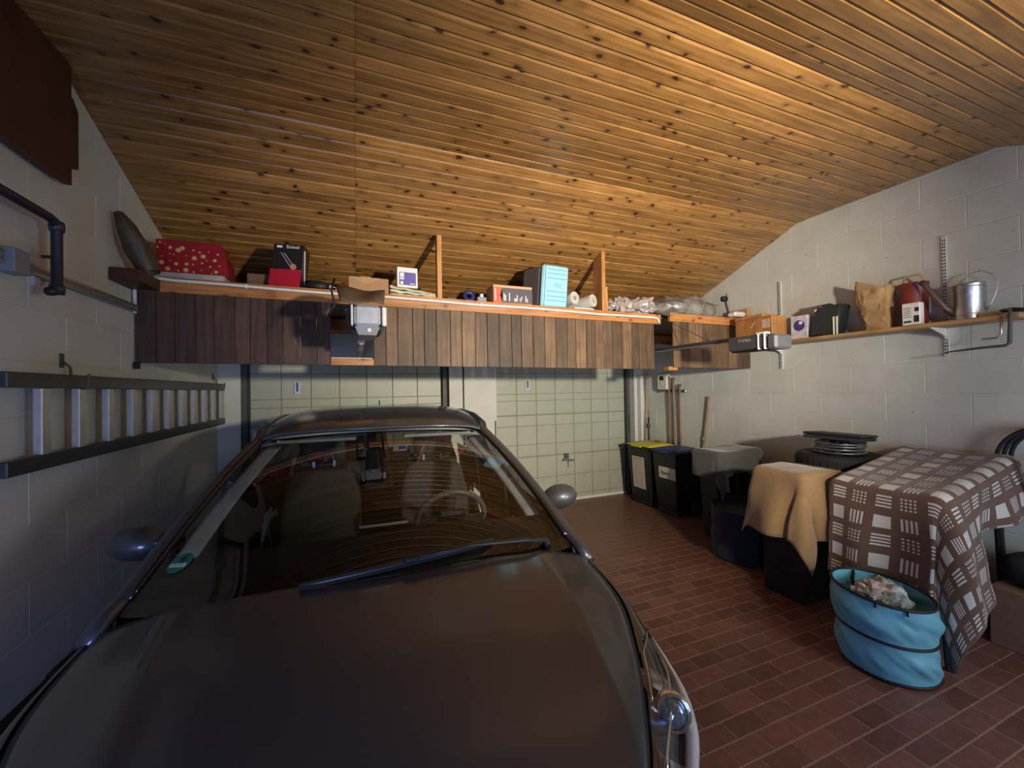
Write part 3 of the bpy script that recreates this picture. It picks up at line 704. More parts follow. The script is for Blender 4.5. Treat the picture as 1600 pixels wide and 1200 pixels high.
# brown paper bag
def bagf(u, v):
    a = 2*math.pi*u; sx = math.copysign(abs(math.cos(a))**.55, math.cos(a)); sy = math.copysign(abs(math.sin(a))**.55, math.sin(a))
    w = .060+.022*v; d = .085+.035*v
    n = noise.noise(Vector((sx*2+4, sy*2, v*4)))*.028*v+.01*noise.noise(Vector((sx*9, sy*9, v*13)))
    return (4.04+(w+n)*sx, 1.935+(d+n)*sy+.035*v, ZS+.002+.37*v+(.03*sy-.015*sx+.02*math.sin(a*3))*(v > .85)*(v-.85)/.15)
bg = MB().grid(bagf, 40, 22).build('paper_bag', plain('kraft_paper', (.43, .27, .125), .8, var=.18, scale=10, bmp=.35), auto=22, solid=.002); tag(bg, 'crumpled brown paper bag standing on the wall shelf', 'bag')
# red watering can
rc = empty('enamel_jug', (4.055, 1.725, ZS)); tag(rc, 'red enamel jug with beige handle behind the paper bag', 'jug')
MT['red_can'] = plain('red_enamel', (.22, .035, .028), .4, var=.2)
MB().lathe([(.07, .002), (.075, .01), (.085, .33), (.088, .335), (.08, .335), (.07, .02)], 22).build('body', 'red_can', rc, auto=50)
MB().tube([(0, .07, .33), (0, .055, .395), (0, -.03, .40), (0, -.075, .34)], .008, 7).build('handle', plain('beige_handle', (.45, .30, .20), .5), rc, True)
# white labelled pack
wk = empty('label_pack', (3.945, 1.685, ZS)); tag(wk, 'small white pack with black print before the red watering can', 'pack')
MB().cbox(-.03, .03, -.05, .055, .002, .168, .004).build('body', 'white', wk)
k = MB()
for i in range(6): k.box(-.0312, -.0298, .0, .045, .06+i*.014, .064+i*.014)
k.box(-.0312, -.0298, -.0, .045, .02, .034); k.box(-.0312, -.0298, -.045, -.015, .02, .07).box(-.0312, -.0298, -.045, -.02, .10, .13)
k.build('print', 'ink', wk)
# zinc watering can
zc_ = empty('watering_can', (4.04, 1.42, ZS)); tag(zc_, 'galvanised zinc watering can with big hoop handle', 'watering can')
MB().lathe([(.074, .002), (.078, .006), (.078, .245), (.081, .25), (.078, .255), (.07, .25), (.068, .02)], 28).build('body', 'steel', zc_, auto=40)
for z in (.03, .22): MB().lathe([(.0795, z), (.0815, z+.006), (.0795, z+.012)], 28, cap=False).build('band', 'steel', zc_, True)
hp = []
for i in range(15):
    t = R(-35+i*15.5); hp.append((.0, -.055-.085*math.sin(t)*1.0+.02, .20+.125*math.cos(t)))
hp = [(0, .075, .20), (0, .05, .27), (0, .0, .325), (0, -.06, .335), (0, -.11, .30), (0, -.135, .235), (0, -.125, .16), (0, -.10, .09), (0, -.078, .06)]
MB().tube(hp, .012, 7, flat=.35).build('handle', 'alu', zc_, True)
MB().tube([(-.03, .065, .05), (-.07, .10, .10), (-.10, .185, .27), (-.10, .215, .315)], [.024, .021, .016, .02], 9).build('spout', plain('dark_spout', (.13, .09, .075), .45, .4), zc_, True)
# brush and bent iron hanging at the shelf end
bh = empty('wire_brush', (3.98, 1.27, ZS+.018)); tag(bh, 'wire brush with pale bristles and black handle at the shelf end', 'brush')
MB().cbox(-.012, .012, -.02, .09, -.012, .012, .004).build('bristle_block', plain('bristle', (.40, .31, .16), .8), bh)
MB().tube([(0, -.01, .01), (0, -.06, .012), (0, -.15, -.004)], [.012, .015, .011], 8).build('handle', 'black', bh, True)
ih = empty('iron_hook', (3.90, 1.2, 0)); tag(ih, 'bent dark iron clamp hooked under the shelf end', 'clamp')
MB().tube([(0, .02, 2.075), (-.0, -.005, 2.075), (0, -.008, 2.04), (0, .0, 1.86), (0, .02, 1.845), (0, .12, 1.842), (0, .30, 1.828)], [.010, .010, .011, .011, .010, .009, .004], 7).build('rod', 'steel_dark', ih, True)
MB().tube([(0, .03, 2.04), (0, .035, 1.92), (0, .055, 1.90), (0, .12, 1.898)], .007, 6).build('short_rod', 'steel', ih, True)

# ------------------------------------------------------------------ things on the wall beside the car
XW = XL
ld = empty('ladder', (-1.275, 3.6, 1.5)); tag(ld, 'long aluminium ladder hung sideways on the white wall', 'ladder')
for z, m in ((1.69, 'dark_rail'), (1.335, 'dark_rail')):
    MB().cbox(-.013, .013, -1.43, 1.38, z-1.5-.032, z-1.5+.032, .004).build('side_rail', m, ld)
for i in range(11):
    y = -1.22+i*.252
    MB().cbox(-.016, .016, y-.028, y+.028, 1.367-1.5, 1.658-1.5, .004).build('rung', 'alu', ld)
for y in (2.62, 4.85):
    hk = empty('wall_hook', (XW, y, 1.70)); tag(hk, 'rusty wall hook carrying the ladder, ' + ('nearest hook to the brown panel' if y < 3 else 'the hook close to the garage door'), 'hook')
    MB().tube([(0, 0, .10), (.035, 0, .06), (.04, 0, -.045), (.10, 0, -.047), (.105, 0, .03)], .006, 6).build('rod', plain('rusty_iron', (.16, .12, .09), .7), hk, True)
    MB().cbox(-.0, .008, -.012, .012, .06, .13, .002).build('plate', 'steel_dark', hk)
# running rail with roller box and dark crank handle
tr = empty('track_rail', (XW, 2.7, 2.18)); tag(tr, 'galvanised metal track fixed along the wall above the ladder', 'track')
MB().box(.0, .03, -1.2, .60, -.022, .022).build('channel', plain('dull_zinc', (.30, .31, .29), .5, .5), tr)
MB().box(.03, .034, -1.2, .60, .010, .022).box(.03, .034, -1.2, .60, -.022, -.010).build('lip', 'steel', tr)
MB().cbox(.0, .06, -.47, -.38, -.05, .05, .004).build('end_box', 'grey', tr)
MB().box(.0, .012, -.27, -.235, -.06, .10).build('bracket', 'alu', tr)
ph = empty('bent_pipe', (XW+.085, 2.43, 2.25)); tag(ph, 'dark angled metal pipe handle hanging over the wall track', 'handle')
MB().tube([(0, -.6, .165), (0, -.06, .165), (0, -.02, .158), (0, 0, .12), (0, 0, -.13), (0, -.01, -.155), (0, -.05, -.165)], .020, 9).build('pipe', plain('dark_pipe', (.035, .033, .042), .45, .3), ph, True)
for p in ((0, 0, .14), (0, 0, -.145)): MB().lathe([(.025, -.022), (.028, 0), (.025, .022)], 10, c=p).build('elbow', 'dark_rail', ph, True)
MB().tube([(0, 0, .0), (-.05, 0, .0)], .008, 6).build('stub', 'dark_rail', ph)
# dark panel under the roof
dp = empty('wall_board', (XW, 1.8, 2.7)); tag(dp, 'dark red-brown wooden panel fixed high on the wall under the roof', 'panel')
def top(y): return min(3.24, ceil_z(y))-2.7-.004
MB().prism([(-1.2, top(.6)), (-1.2, -.05), (.785, -.05), (.785, top(2.585)), (-.48, .541)], .03, .06, 'x').build('front_board', 'brownwood', dp)
MB().prism([(.70, .08), (.90, .08), (.90, .37), (.86, .42), (.70, .42)], .0, .03, 'x').build('batten', 'brownwood', dp)
MB().box(0, .03, -1.1, .70, .05, .12).build('batten', 'brownwood', dp)
# black rubber bumper strips low on the wall
for y0, y1, z0, z1, l in ((2.50, 3.55, .235, .35, 'long black rubber bumper strip low on the wall beside the car'), (1.7, 2.495, .225, .335, 'short black rubber bumper strip overlapping the long one near the floor')):
    e = empty('bumper_strip', (XW, (y0+y1)/2, (z0+z1)/2)); tag(e, l, 'bumper strip')
    h = (y1-y0)/2; d = 0 if y0 > 2 else .0
    MB().cbox(.0+d, .045+d, -h, h, -(z1-z0)/2, (z1-z0)/2, .012).build('strip', 'rubber', e)
    for q in (-.6, 0, .6): MB().lathe([(.01, 0), (.008, .004)], 8, T=Matrix.Translation((.045+d, q*h, 0)) @ Matrix.Rotation(R(90), 4, 'Y')).build('screw', 'steel_dark', e)

# flood lamp on the wall behind the camera: this is what throws the shadows
LP = Vector((1.75, YB+.12, 1.95)); LT = Vector((2.1, 4.0, 2.45))
lm = empty('flood_lamp', (LP.x, YB, LP.z)); tag(lm, 'small black flood lamp on the wall behind the camera', 'lamp')
q = (LT-LP).to_track_quat('-Z', 'Y').to_matrix().to_4x4(); q.translation = LP-Vector(lm.location)
MB().cbox(-.11, .11, -.08, .08, .005, .05, .01, q).build('housing', 'black', lm)
MB().tube([(0, 0, -.09), (0, .05, -.10), (0, .07, -.04)], .012, 6).build('bracket', 'steel_dark', lm)
MB().box(-.09, .09, -.06, .06, -.001, .004, q).build('led_panel', emit('led_glow', (1.0, .90, .74), 6.0), lm)
sd_ = bpy.data.lights.new('flood_light', 'SPOT'); sd_.energy = 1080.0; sd_.color = (1.0, .90, .74); sd_.spot_size = R(87); sd_.spot_blend = 1.0; sd_.shadow_soft_size = .09
so_ = bpy.data.objects.new('flood_light', sd_); COL.objects.link(so_); so_.parent = lm
q2 = q.copy(); q2.translation = q.translation + (LT-LP).normalized()*.07; so_.matrix_local = q2

# ------------------------------------------------------------------ tools in the corner by the door
def pole(name, label, cat, pts, r, mat, parts=()):
    e = empty(name, pts[0]); tag(e, label, cat); o = Vector(pts[0])
    MB().tube([Vector(p)-o for p in pts], r, 7).build('shaft', mat, e, True)
    for nm, mb, m in parts: mb.build(nm, m, e)
    return e
wl = MB().cbox(4.04, 4.10, 4.92, 4.985, .0, 1.79, .003).build('white_batten', 'white_metal'); tag(wl, 'upright white batten in the corner beside the garage door', 'batten')
pole('wooden_stick', 'thin weathered stick leaning next to the white batten', 'stick', [(4.02, 4.78, .004), (4.09, 4.90, 1.0), (4.135, 4.915, 1.76)], .011, 'handle_wood')
e = pole('garden_sprayer', 'short black garden lance standing behind the yellow-lidded bin', 'sprayer', [(4.08, 4.80, .0), (4.10, 4.83, 1.0), (4.105, 4.83, 1.16)], .012, 'black')
MB().lathe([(.02, 0), (.03, .03), (.02, .07)], 8, c=(.02, .03, 1.0)).build('valve', 'steel_dark', e, True); MB().tube([(.025, .03, 1.1), (.02, .03, 1.27)], .004, 5).build('nozzle', 'black', e)
rk = empty('tool_rack', (4.165, 4.4, 1.553)); tag(rk, 'narrow wall rack bar holding the long tool handles', 'rack')
MB().box(-.02, -.008, -.27, .26, -.012, .012).build('bar', plain('rack_grey', (.20, .19, .17), .6), rk)
for y in (-.25, .0, .24): MB().box(-.03, .0, y-.008, y+.008, -.02, .02).build('bracket', 'steel_dark', rk)
MB().lathe([(.012, 0), (.016, .01), (.012, .02)], 10, T=Matrix.Translation((-.05, -.28, 0)) @ Matrix.Rotation(R(90), 4, 'X')).build('end_knob', 'white', rk, True)
wbx = empty('wall_box', (4.165, 4.51, 1.555)); tag(wbx, 'small white meter box on the wall above the tool rack', 'meter box')
MB().cbox(-.09, .0, -.09, .09, .02, .245, .006).build('case', 'paper', wbx); MB().box(-.092, -.089, -.04, .04, .15, .21).build('display', 'ink', wbx)
MB().lathe([(.018, 0), (.018, .004)], 12, T=Matrix.Translation((-.094, 0, .10)) @ Matrix.Rotation(R(90), 4, 'Y')).build('dial', 'white_metal', wbx)
MB().box(-.06, -.02, .105, .125, .0, .22).build('side_pipe', 'steel_dark', wbx)
for y, zt, l in ((4.42, 1.74, 'long brown tool handle nearest to the meter box'), (4.335, 1.72, 'middle brown tool handle of the three in the rack'), (4.22, 1.63, 'dark brown tool handle at the free end of the rack')):
    h = pole('long_tool', l, 'tool handle', [(4.148, y+.02, .004), (4.135, y+.01, 1.2), (4.122, y, zt)], .015, 'handle_wood')
    h['group'] = 'tool handles in the wall rack'
    MB().lathe([(.017, 0), (.020, .02), (.008, .035)], 8, c=(-.018, -.02, zt-.02)).build('knob', 'card_dark', h, True)
h = pole('wooden_shaft', 'greyish wooden shaft leaning behind the blue-lidded bin', 'handle', [(4.148, 3.93, .004), (4.148, 3.865, .82), (4.148, 3.765, 1.48)], .017, 'handle_wood')
MB().tube([(.0, -.075, .92), (0, -.078, .96)], .02, 8).build('ferrule', 'alu', h)

# ------------------------------------------------------------------ refuse bins
def bin_(x0, x1, y0, y1, hgt, lidmat, label, sheet):
    e = empty('refuse_bin', ((x0+x1)/2, (y0+y1)/2, 0)); tag(e, label, 'bin', 'refuse bins')
    hx, hy = (x1-x0)/2, (y1-y0)/2; t = .045
    body = MB(); zb, zt = .04, hgt-.05
    body.add([(-hx+t, -hy+t, zb), (hx-t, -hy+t, zb), (hx-t, hy-t, zb), (-hx+t, hy-t, zb), (-hx, -hy, zt), (hx, -hy, zt), (hx, hy, zt), (-hx, hy, zt)],
             [(0, 3, 2, 1), (0, 1, 5, 4), (1, 2, 6, 5), (2, 3, 7, 6), (3, 0, 4, 7), (4, 5, 6, 7)])
    o = body.build('body', MT['bin_black'], e); md = o.modifiers.new('b', 'BEVEL'); md.width = .02; md.segments = 2
    MB().cbox(-hx-.012, hx, -hy-.012, hy+.012, zt-.03, zt, .006).build('rim', MT['bin_black'], e)
    def lid(u, v):
        x = -hx-.015+(2*hx+.02)*u; y = -hy-.015+(2*hy+.03)*v
        return (x, y, zt+.005+.045*(math.sin(math.pi*u)*math.sin(math.pi*v))**.45)
    MB().grid(lid, 12, 12).build('lid', lidmat, e, True, solid=.006)
    MB().cbox(-hx-.045, -hx-.012, -.10, .10, zt-.01, zt+.008, .004).build('lid_grip', lidmat, e)
    MB().tube([(hx+.01, -hy+.05, zt+.0), (hx+.03, -hy+.05, zt+.01), (hx+.03, hy-.05, zt+.01), (hx+.01, hy-.05, zt)], .011, 7).build('handle', 'black', e, True)
    for s in (-1, 1):
        MB().lathe([(.03, -.02), (.085, -.02), (.09, -.012), (.09, .012), (.085, .02), (.03, .02)], 18, T=Matrix.Translation((hx-.11, s*(hy-.03), .09)) @ Matrix.Rotation(R(90), 4, 'X')).build('wheel', 'rubber', e, True)
    MB().cbox(-hx+t, -hx+t+.06, -hy+t, hy-t, 0.0, .05, .006).build('foot', MT['bin_black'], e)
    y0s, y1s, z0s, z1s = sheet
    def xs(z): return -hx+t-t*(z-zb)/(zt-zb)-.0035
    MB().add([(xs(z0s), y0s, z0s), (xs(z0s), y1s, z0s), (xs(z1s), y1s, z1s), (xs(z1s), y0s, z1s)], [(0, 1, 2, 3)]).build('label_sheet', MT['sheet'], e, solid=.001)
    return e, xs
MT['bin_black'] = plain('bin_black', (.006, .006, .009), .42, var=.2)
MT['sheet'] = plain('label_sheet', (.62, .56, .46), .7)
MT['yellow_lid'] = plain('yellow_lid', (.62, .55, .04), .4); MT['blue_lid'] = plain('blue_lid', (.018, .032, .13), .4)
yb_, xs1 = bin_(3.63, 4.075, 4.27, 4.74, .855, MT['yellow_lid'], 'black refuse bin with yellow lid nearest the garage door', (-.115, .135, .22, .655))
ln = MB()
for i in range(14):
    z = .26+i*.026; ln.box(xs1(z)-.0012, xs1(z)-.0006, -.09+.02*(i % 3), .11, z, z+.006)
ln.box(xs1(.63)-.0012, xs1(.63)-.0006, -.09, .11, .62, .635)
ln.build('label_print', plain('faint_print', (.40, .27, .20), .8), yb_)
bb_, xs2 = bin_(3.625, 4.075, 3.79, 4.225, .845, MT['blue_lid'], 'black refuse bin with blue lid beside the yellow-lidded bin', (-.185, .10, .455, .60))
text('Papier', .062, 'ink', bb_, at(xs2(.52)-.0025, -.01, .525, LEFT), shear=.2)
bt_ = MB().tube([(3.80, 4.17, .875), (3.82, 4.24, .882), (3.78, 4.30, .876), (3.84, 4.34, .884), (3.80, 4.38, .88)], [.012, .02, .014, .018, .006], 7, flat=.5).build('crumpled_wrapper', plain('pink_wrapper', (.42, .20, .15), .5), smooth=True)
tag(bt_, 'crumpled reddish wrapper lying across the two bin lids', 'wrapper')
# ------------------------------------------------------------------ draped cloths along the wall
def drape(name, mat, x0, x1, y0, y1, ztop, over, r=.05, flare=.10, wave=.02, freq=16.0, res=.03, seed=0.0, skip=None, thick=.005, limit=None, zmin=.008):
    xl, xr, yf, yb = over
    nx = int((x1-x0+xl+xr)/res); ny = int((y1-y0+yf+yb)/res)
    def fn(u, v):
        s = x0-xl+u*(x1-x0+xl+xr); t = y0-yf+v*(y1-y0+yf+yb)
        cx = min(max(s, x0), x1); cy = min(max(t, y0), y1)
        dx, dy = s-cx, t-cy; d = math.hypot(dx, dy); z = ztop(cx, cy)
        z += .006*noise.noise(Vector((s*7+seed, t*7, 0)))
        if d < 1e-6: return (s, t, z)
        ex, ey = dx/d, dy/d; a = math.atan2(ey, ex)
        dd = max(0, d-r*math.pi/2); q = min(d/r, math.pi/2)
        per = cx*1.0-cy*1.0+a*.25
        amp = wave*min(1, dd/.3)
        wv = amp*(math.sin(per*freq+seed)+.5*math.sin(per*freq*2.3+seed*3+1))+.014*noise.noise(Vector((s*5+seed, t*5, 3)))*min(1, dd/.1)
        rad = r*math.sin(q)+flare*dd+wv
        tang = amp*.6*math.cos(per*freq*1.3+seed)
        return (cx+ex*rad-ey*tang, cy+ey*rad+ex*tang, max(zmin+.01*abs(noise.noise(Vector((s*9, t*9, 0)))), z-r*(1-math.cos(q))-dd*math.sqrt(1-flare*flare)))
    def uvf(u, v): return (x0-xl+u*(x1-x0+xl+xr), y0-yf+v*(y1-y0+yf+yb))
    def sk(u, v):
        if not skip: return False
        s, t = uvf(u, v); return skip(s, t)
    return MB().grid(fn, nx, ny, uvf, sk).build(name, mat, smooth=True, solid=thick)
def cloth_mat(name, col, sheen=.3):
    m = plain(name, col, .9, var=.10, scale=30, bmp=.08); b = m.node_tree.nodes['Principled BSDF']; b.inputs['Sheen Weight'].default_value = sheen; return m
# grey cloth over a black tub
tb = empty('plastic_tub', (3.74, 3.18, 0)); tag(tb, 'tall black plastic tub under the grey cloth', 'tub')
o = MB().add([(-.24, -.09, .0), (.24, -.09, .0), (.24, .09, .0), (-.24, .09, .0), (-.28, -.12, .91), (.28, -.12, .91), (.28, .12, .91), (-.28, .12, .91)],
    [(0, 3, 2, 1), (0, 1, 5, 4), (1, 2, 6, 5), (2, 3, 7, 6), (3, 0, 4, 7), (4, 5, 6, 7)]).build('body', 'black', tb)
MB().cbox(-.295, .295, -.135, .135, .88, .915, .006).build('rim', 'black', tb)
for x in (-.16, 0, .16): MB().tube([(x, -.118, .25), (x, -.128, .8)], .008, 5).build('rib', 'darkgrey', tb)
gcl = drape('grey_cloth', cloth_mat('grey_cloth', (.068, .064, .058)), 3.44, 4.02, 3.03, 3.32, lambda x, y: .945-.012*math.sin((x-3.44)*8)-.02*(x-3.44), (.30, .05, .42, .02), r=.04, flare=.10, wave=.028, freq=11, seed=2.0,
    skip=lambda s, t: (t < 3.03-.25-.10*abs((s-3.70)/.30)**3 and 3.50 < s < 3.92) or (s > 4.02 and t < 2.95))
tag(gcl, 'grey cloth draped over the black tub beside the bins', 'cloth')
# round dark blue garden bag
ng = empty('garden_bag', (3.42, 2.74, 0)); tag(ng, 'round dark navy garden bag standing before the grey cloth', 'bag')
MT['navy'] = cloth_mat('navy_fabric', (.012, .013, .024), .1)
def navy(u, v):
    a = 2*math.pi*u; r = .262+.012*math.sin(v*math.pi)-.012*math.exp(-((v-.52)/.05)**2)+.010*noise.noise(Vector((math.cos(a)*3, math.sin(a)*3, v*4)))
    return (r*math.cos(a), r*math.sin(a), .004+.47*v+.02*math.sin(a+1)*v)
MB().grid(navy, 40, 16).build('body', 'navy', ng, True, solid=.005)
MB().lathe([(.001, .42), (.20, .425), (.255, .44)], 30, cap=False).build('top_cover', 'navy', ng, True)
for v in (.01, .52, .99): MB().tube([Vector(navy(i/40, v))*1.0+Vector((0, 0, .004)) for i in range(40)], .009, 6, closed=True).build('hoop', 'black', ng, True)
for s in (-.6, .6):
    MB().tube([(-.255, s*.18-.05, .38), (-.285, s*.18-.03, .33), (-.285, s*.18+.03, .33), (-.255, s*.18+.05, .38)], .008, 5, flat=.4).build('carry_strap', 'black', ng, True)
# tan cloth over a dark stand
sd = empty('work_stand', (3.25, 2.10, 0)); tag(sd, 'dark wooden stand hidden under the tan cloth', 'stand')
MB().cbox(-.225, .225, -.165, .165, .925, .955, .004).build('top', 'card_dark', sd)
for sx in (-1, 1):
    for sy in (-1, 1): MB().box(sx*.19-.02, sx*.19+.02, sy*.13-.02, sy*.13+.02, 0, .925).build('leg', 'black', sd)
MB().box(-.215, .215, -.155, .155, .0, .9).build('shade_fill', 'black', sd)  # black box stands in for the deep shade under the cloth
tc = drape('tan_cloth', cloth_mat('tan_cloth', (.245, .145, .058)), 3.03, 3.50, 1.94, 2.27, lambda x, y: .965+.022*math.sin((x-3.03)*7)-.025*(x-3.03)/.44, (.50, .04, .50, .28), r=.05, flare=.20, wave=.042, freq=9, seed=5.2)
tag(tc, 'tan cloth draped over a stand beside the tyres', 'cloth')
MB().tube([(3.13, 1.935, .945), (3.20, 1.90, .90), (3.33, 1.885, .84), (3.42, 1.888, .80)], .006, 5).build('crease_cord', 'card_dark', tc, True)
# stacked tyres, wheel covers and a folder
def tyre_mb():
    prof = [(.185, -.085), (.20, -.10), (.265, -.102), (.298, -.085), (.305, -.05), (.305, .05), (.298, .085), (.265, .102), (.20, .10), (.185, .085), (.178, .0), (.185, -.085)]
    return MB().lathe(prof, 36, cap=False)
tm = tyre_mb().mesh('carcass', MT['rubber'], True)
names = ['lowest', 'second lowest', 'middle', 'second highest', 'topmost']
for k in range(5):
    e = empty('car_tyre', (3.852+random.uniform(-.008, .008), 2.16+random.uniform(-.008, .008), .104+.206*k)); tag(e, 'black car tyre, %s of the stack by the wall' % names[k], 'tyre', 'stacked tyres')
    inst('carcass', tm, e, (0, 0, 0))
    g = MB()
    for q in range(36):
        a = 2*math.pi*q/36
        T = Matrix.Rotation(a, 4, 'Z'); g.box(.302, .309, -.018, .018, -.06, .06, T)
    g.build('tread', 'rubber', e)
MT['hub'] = plain('silver_paint', (.22, .22, .23), .3, .7)
for k in range(4):
    e = empty('wheel_cover', (3.80+.012*((k*7) % 3-1), 2.13+.01*((k*5) % 3-1), 1.047+.024*k), R(23*k)); tag(e, 'silver wheel cover, %s of four on the tyre stack' % ('lowest', 'second lowest', 'second highest', 'topmost')[k], 'wheel cover', 'wheel covers on the tyres')
    MB().lathe([(.175, .0), (.18, .006), (.175, .012), (.16, .010), (.155, .003)], 32, cap=False).lathe([(.05, .016), (.04, .019), (.001, .02)], 18, cap=False).build('rim_ring', 'hub', e, True)
    for q in range(7):
        T = Matrix.Rotation(2*math.pi*q/7, 4, 'Z'); MB().cbox(.04, .165, -.016, .016, .007, .015, .003, T).build('spoke', 'hub', e)
fo = empty('folder_case', (3.78, 2.11, 1.146), R(14)); tag(fo, 'flat black folder case on top of the wheel covers', 'case'); fo.rotation_euler = (R(1.5), R(4), R(14))
MB().cbox(-.22, .21, -.19, .19, .006, .032, .006).build('lower_cover', 'rubber', fo); MB().cbox(-.23, .20, -.20, .19, .036, .056, .006).build('upper_cover', 'black', fo)
MB().box(-.21, .19, -.17, .17, .032, .036).build('inner_sheets', 'darkgrey', fo)
# plaid blanket over a table
def plaid():
    m, nt, b = _mat('brown_plaid'); uv = node(nt, 'ShaderNodeUVMap'); sp = node(nt, 'ShaderNodeSeparateXYZ'); link(nt, uv.outputs[0], sp.inputs[0])
    def band(ch, off):
        f = math_n(nt, 'FRACT', math_n(nt, 'MULTIPLY_ADD', ch, 1/.25, off))
        solid = math_n(nt, 'LESS_THAN', f, .32)
        q = math_n(nt, 'MULTIPLY_ADD', f, 1/.34, -.49/.34)
        inr = math_n(nt, 'MULTIPLY', math_n(nt, 'GREATER_THAN', q, 0.0), math_n(nt, 'LESS_THAN', q, 1.0))
        st = math_n(nt, 'GREATER_THAN', math_n(nt, 'FRACT', math_n(nt, 'MULTIPLY', q, 4.0)), .48)
        return math_n(nt, 'ADD', solid, math_n(nt, 'MULTIPLY', inr, st))
    u = band(sp.outputs[0], 10.35); v = band(sp.outputs[1], 10.12)
    k = math_n(nt, 'MULTIPLY', math_n(nt, 'MULTIPLY', u, v), .93)
    nz = noise_n(nt, uv.outputs[0], 160.0, 2)
    br = ramp(nt, nz, [(.3, (.095, .050, .034)), (.7, (.140, .078, .055))]); wh = ramp(nt, nz, [(.3, (.50, .48, .44)), (.7, (.66, .64, .60))])
    link(nt, mixc(nt, k, br, wh), b.inputs['Base Color']); b.inputs['Roughness'].default_value = .95; b.inputs['Sheen Weight'].default_value = .3
    bump(nt, b, nz, .3, .003); return m
tbl = empty('side_table', (3.64, 1.54, 0)); tag(tbl, 'dark table with splayed legs under the plaid blanket', 'table')
MB().add([(-.43, -.25, .90), (.42, -.25, 1.05), (.42, .24, 1.05), (-.43, .24, .90), (-.43, -.25, .93), (.42, -.25, 1.08), (.42, .24, 1.08), (-.43, .24, .93)],
   [(0, 3, 2, 1), (4, 5, 6, 7), (0, 1, 5, 4), (1, 2, 6, 5), (2, 3, 7, 6), (3, 0, 4, 7)]).build('top', 'card_dark', tbl)
for (a, b, c, d) in ((-.40, -.22, -.56, -.34), (-.40, .20, -.48, .22), (.38, -.22, .40, -.24), (.38, .20, .40, .22)):
    MB().tube([(a, b, .92 if a < 0 else 1.04), (c, d, .0)], .022, 6).build('leg', 'black', tbl)
pl = drape('plaid_blanket', plaid(), 3.20, 4.06, 1.28, 1.79, lambda x, y: .955+.165*(x-3.2)/.86-.012*math.sin((y-1.28)*6), (.66, .03, .70, .08), r=.06, flare=.14, wave=.035, freq=8.5, seed=1.3, res=.022,
    skip=lambda s, t: t < 1.28-.36 and s > 3.50)
tag(pl, 'brown and white plaid blanket draped over the table', 'blanket')
# blue pop-up garden basket with clear plastic inside
bk = empty('garden_basket', (2.83, 1.39, 0)); tag(bk, 'light blue pop-up garden basket with black hoops', 'basket')
MT['cyan'] = plain('cyan_fabric', (.15, .43, .54), .42, var=.1, scale=8)
def bkf(u, v, inset=0.0):
    a = 2*math.pi*u; hgt = .425+.022*math.cos(a-R(115)); r = .212+.012*v-inset
    bulge = .010*math.sin(v*2*math.pi)**2
    f = abs(math.sin(v*2*math.pi))
    wr = .022*f*(noise.noise(Vector((a*1.6+v*5.5, v*2.2, 1.7)))+.6*noise.noise(Vector((a*4.5+v*9, v*5, 7))))
    sx = .025*(1-v); return ((r+bulge+wr)*math.cos(a)+sx*.6, (r+bulge+wr)*math.sin(a)-sx*.6, .004+hgt*v)
def seam(fn, n): return lambda u, v: fn(u % 1.0, v)
MB().grid(lambda u, v: bkf(u % .99999, v), 96, 40).build('fabric', 'cyan', bk, True, solid=.003)
MB().lathe([(.001, .006), (.205, .006)], 30, c=(.015, -.015, 0), cap=False).build('bottom', 'cyan', bk)
for nm, v in (('hoop', .995), ('hoop', .50), ('hoop', .02)):
    MB().tube([bkf(i/56, v, -.002) for i in range(56)], .0085, 7, closed=True).build(nm, 'black', bk, True)
for aa in (20, 115, 200, 232, 300):
    u = aa/360; MB().tube([bkf(u, .99, -.006), bkf(u, .93, -.008)], .014, 4, flat=.3).build('hoop_tab', 'black', bk)
for aa in (30, 62):
    p = [Vector(bkf((aa+d)/360, v, .012)) for d, v in ((0, .98), (2, .80), (6, .62))]
    MB().tube(p, .020, 5, flat=.2).build('carry_strap', 'black', bk, True)
ct = lump(2.70, 2.98, 1.27, 1.52, .20, .20, 4, .07, 9, n=30, crin=.07).build('plastic_scrap', plain('clear_green_film', (.40, .44, .40), .15, var=.5, scale=20, bmp=.4, coat=.5), auto=14); tag(ct, 'crumpled clear plastic film lying inside the blue basket', 'plastic')
pc = lump(2.70, 2.90, 1.36, 1.50, .385, .05, 8, .05, 15, n=22, crin=.05).build('crumpled_paper', plain('pinkish_paper', (.42, .33, .28), .6, var=.25, scale=16), auto=16); tag(pc, 'crumpled pinkish paper on top of the film in the basket', 'paper')
# cardboard box with a dark bag, hoses on the wall
kb = empty('cardboard_box', (3.90, .99, 0)); tag(kb, 'low brown cardboard box at the wall beyond the plaid blanket', 'box')
MB().cbox(-.25, .23, -.26, .25, .0, .355, .004).build('body', plain('dull_card', (.23, .135, .085), .85), kb)
MB().box(-.2515, -.2495, -.02, .02, .0, .355).build('tape', plain('tape_brown', (.17, .095, .055), .5), kb)
dg = lump(3.68, 4.08, .80, 1.22, .356, .20, 12, .05, 8, n=18).build('dark_sack', 'rubber', smooth=True); tag(dg, 'black sack lying on the low cardboard box', 'sack')
hs = empty('garden_hose', (4.11, 1.08, 1.10)); tag(hs, 'black garden hose coiled on the wall beside the blanket', 'hose')
for k in range(3):
    rr = .195+.018*k
    MB().tube([(-.015*k+.0, rr*math.cos(a)+.01*k, rr*1.05*math.sin(a)-.012*k) for a in [2*math.pi*i/40 for i in range(40)]], .0125, 8, closed=True).build('coil', 'rubber', hs, True)
MB().box(.0, .065, -.02, .02, .175, .20).build('hanger', 'steel_dark', hs)
hg = empty('grey_cable_coil', (3.98, .98, .98)); tag(hg, 'thin grey cable coil hanging in front of the black hose', 'cable')
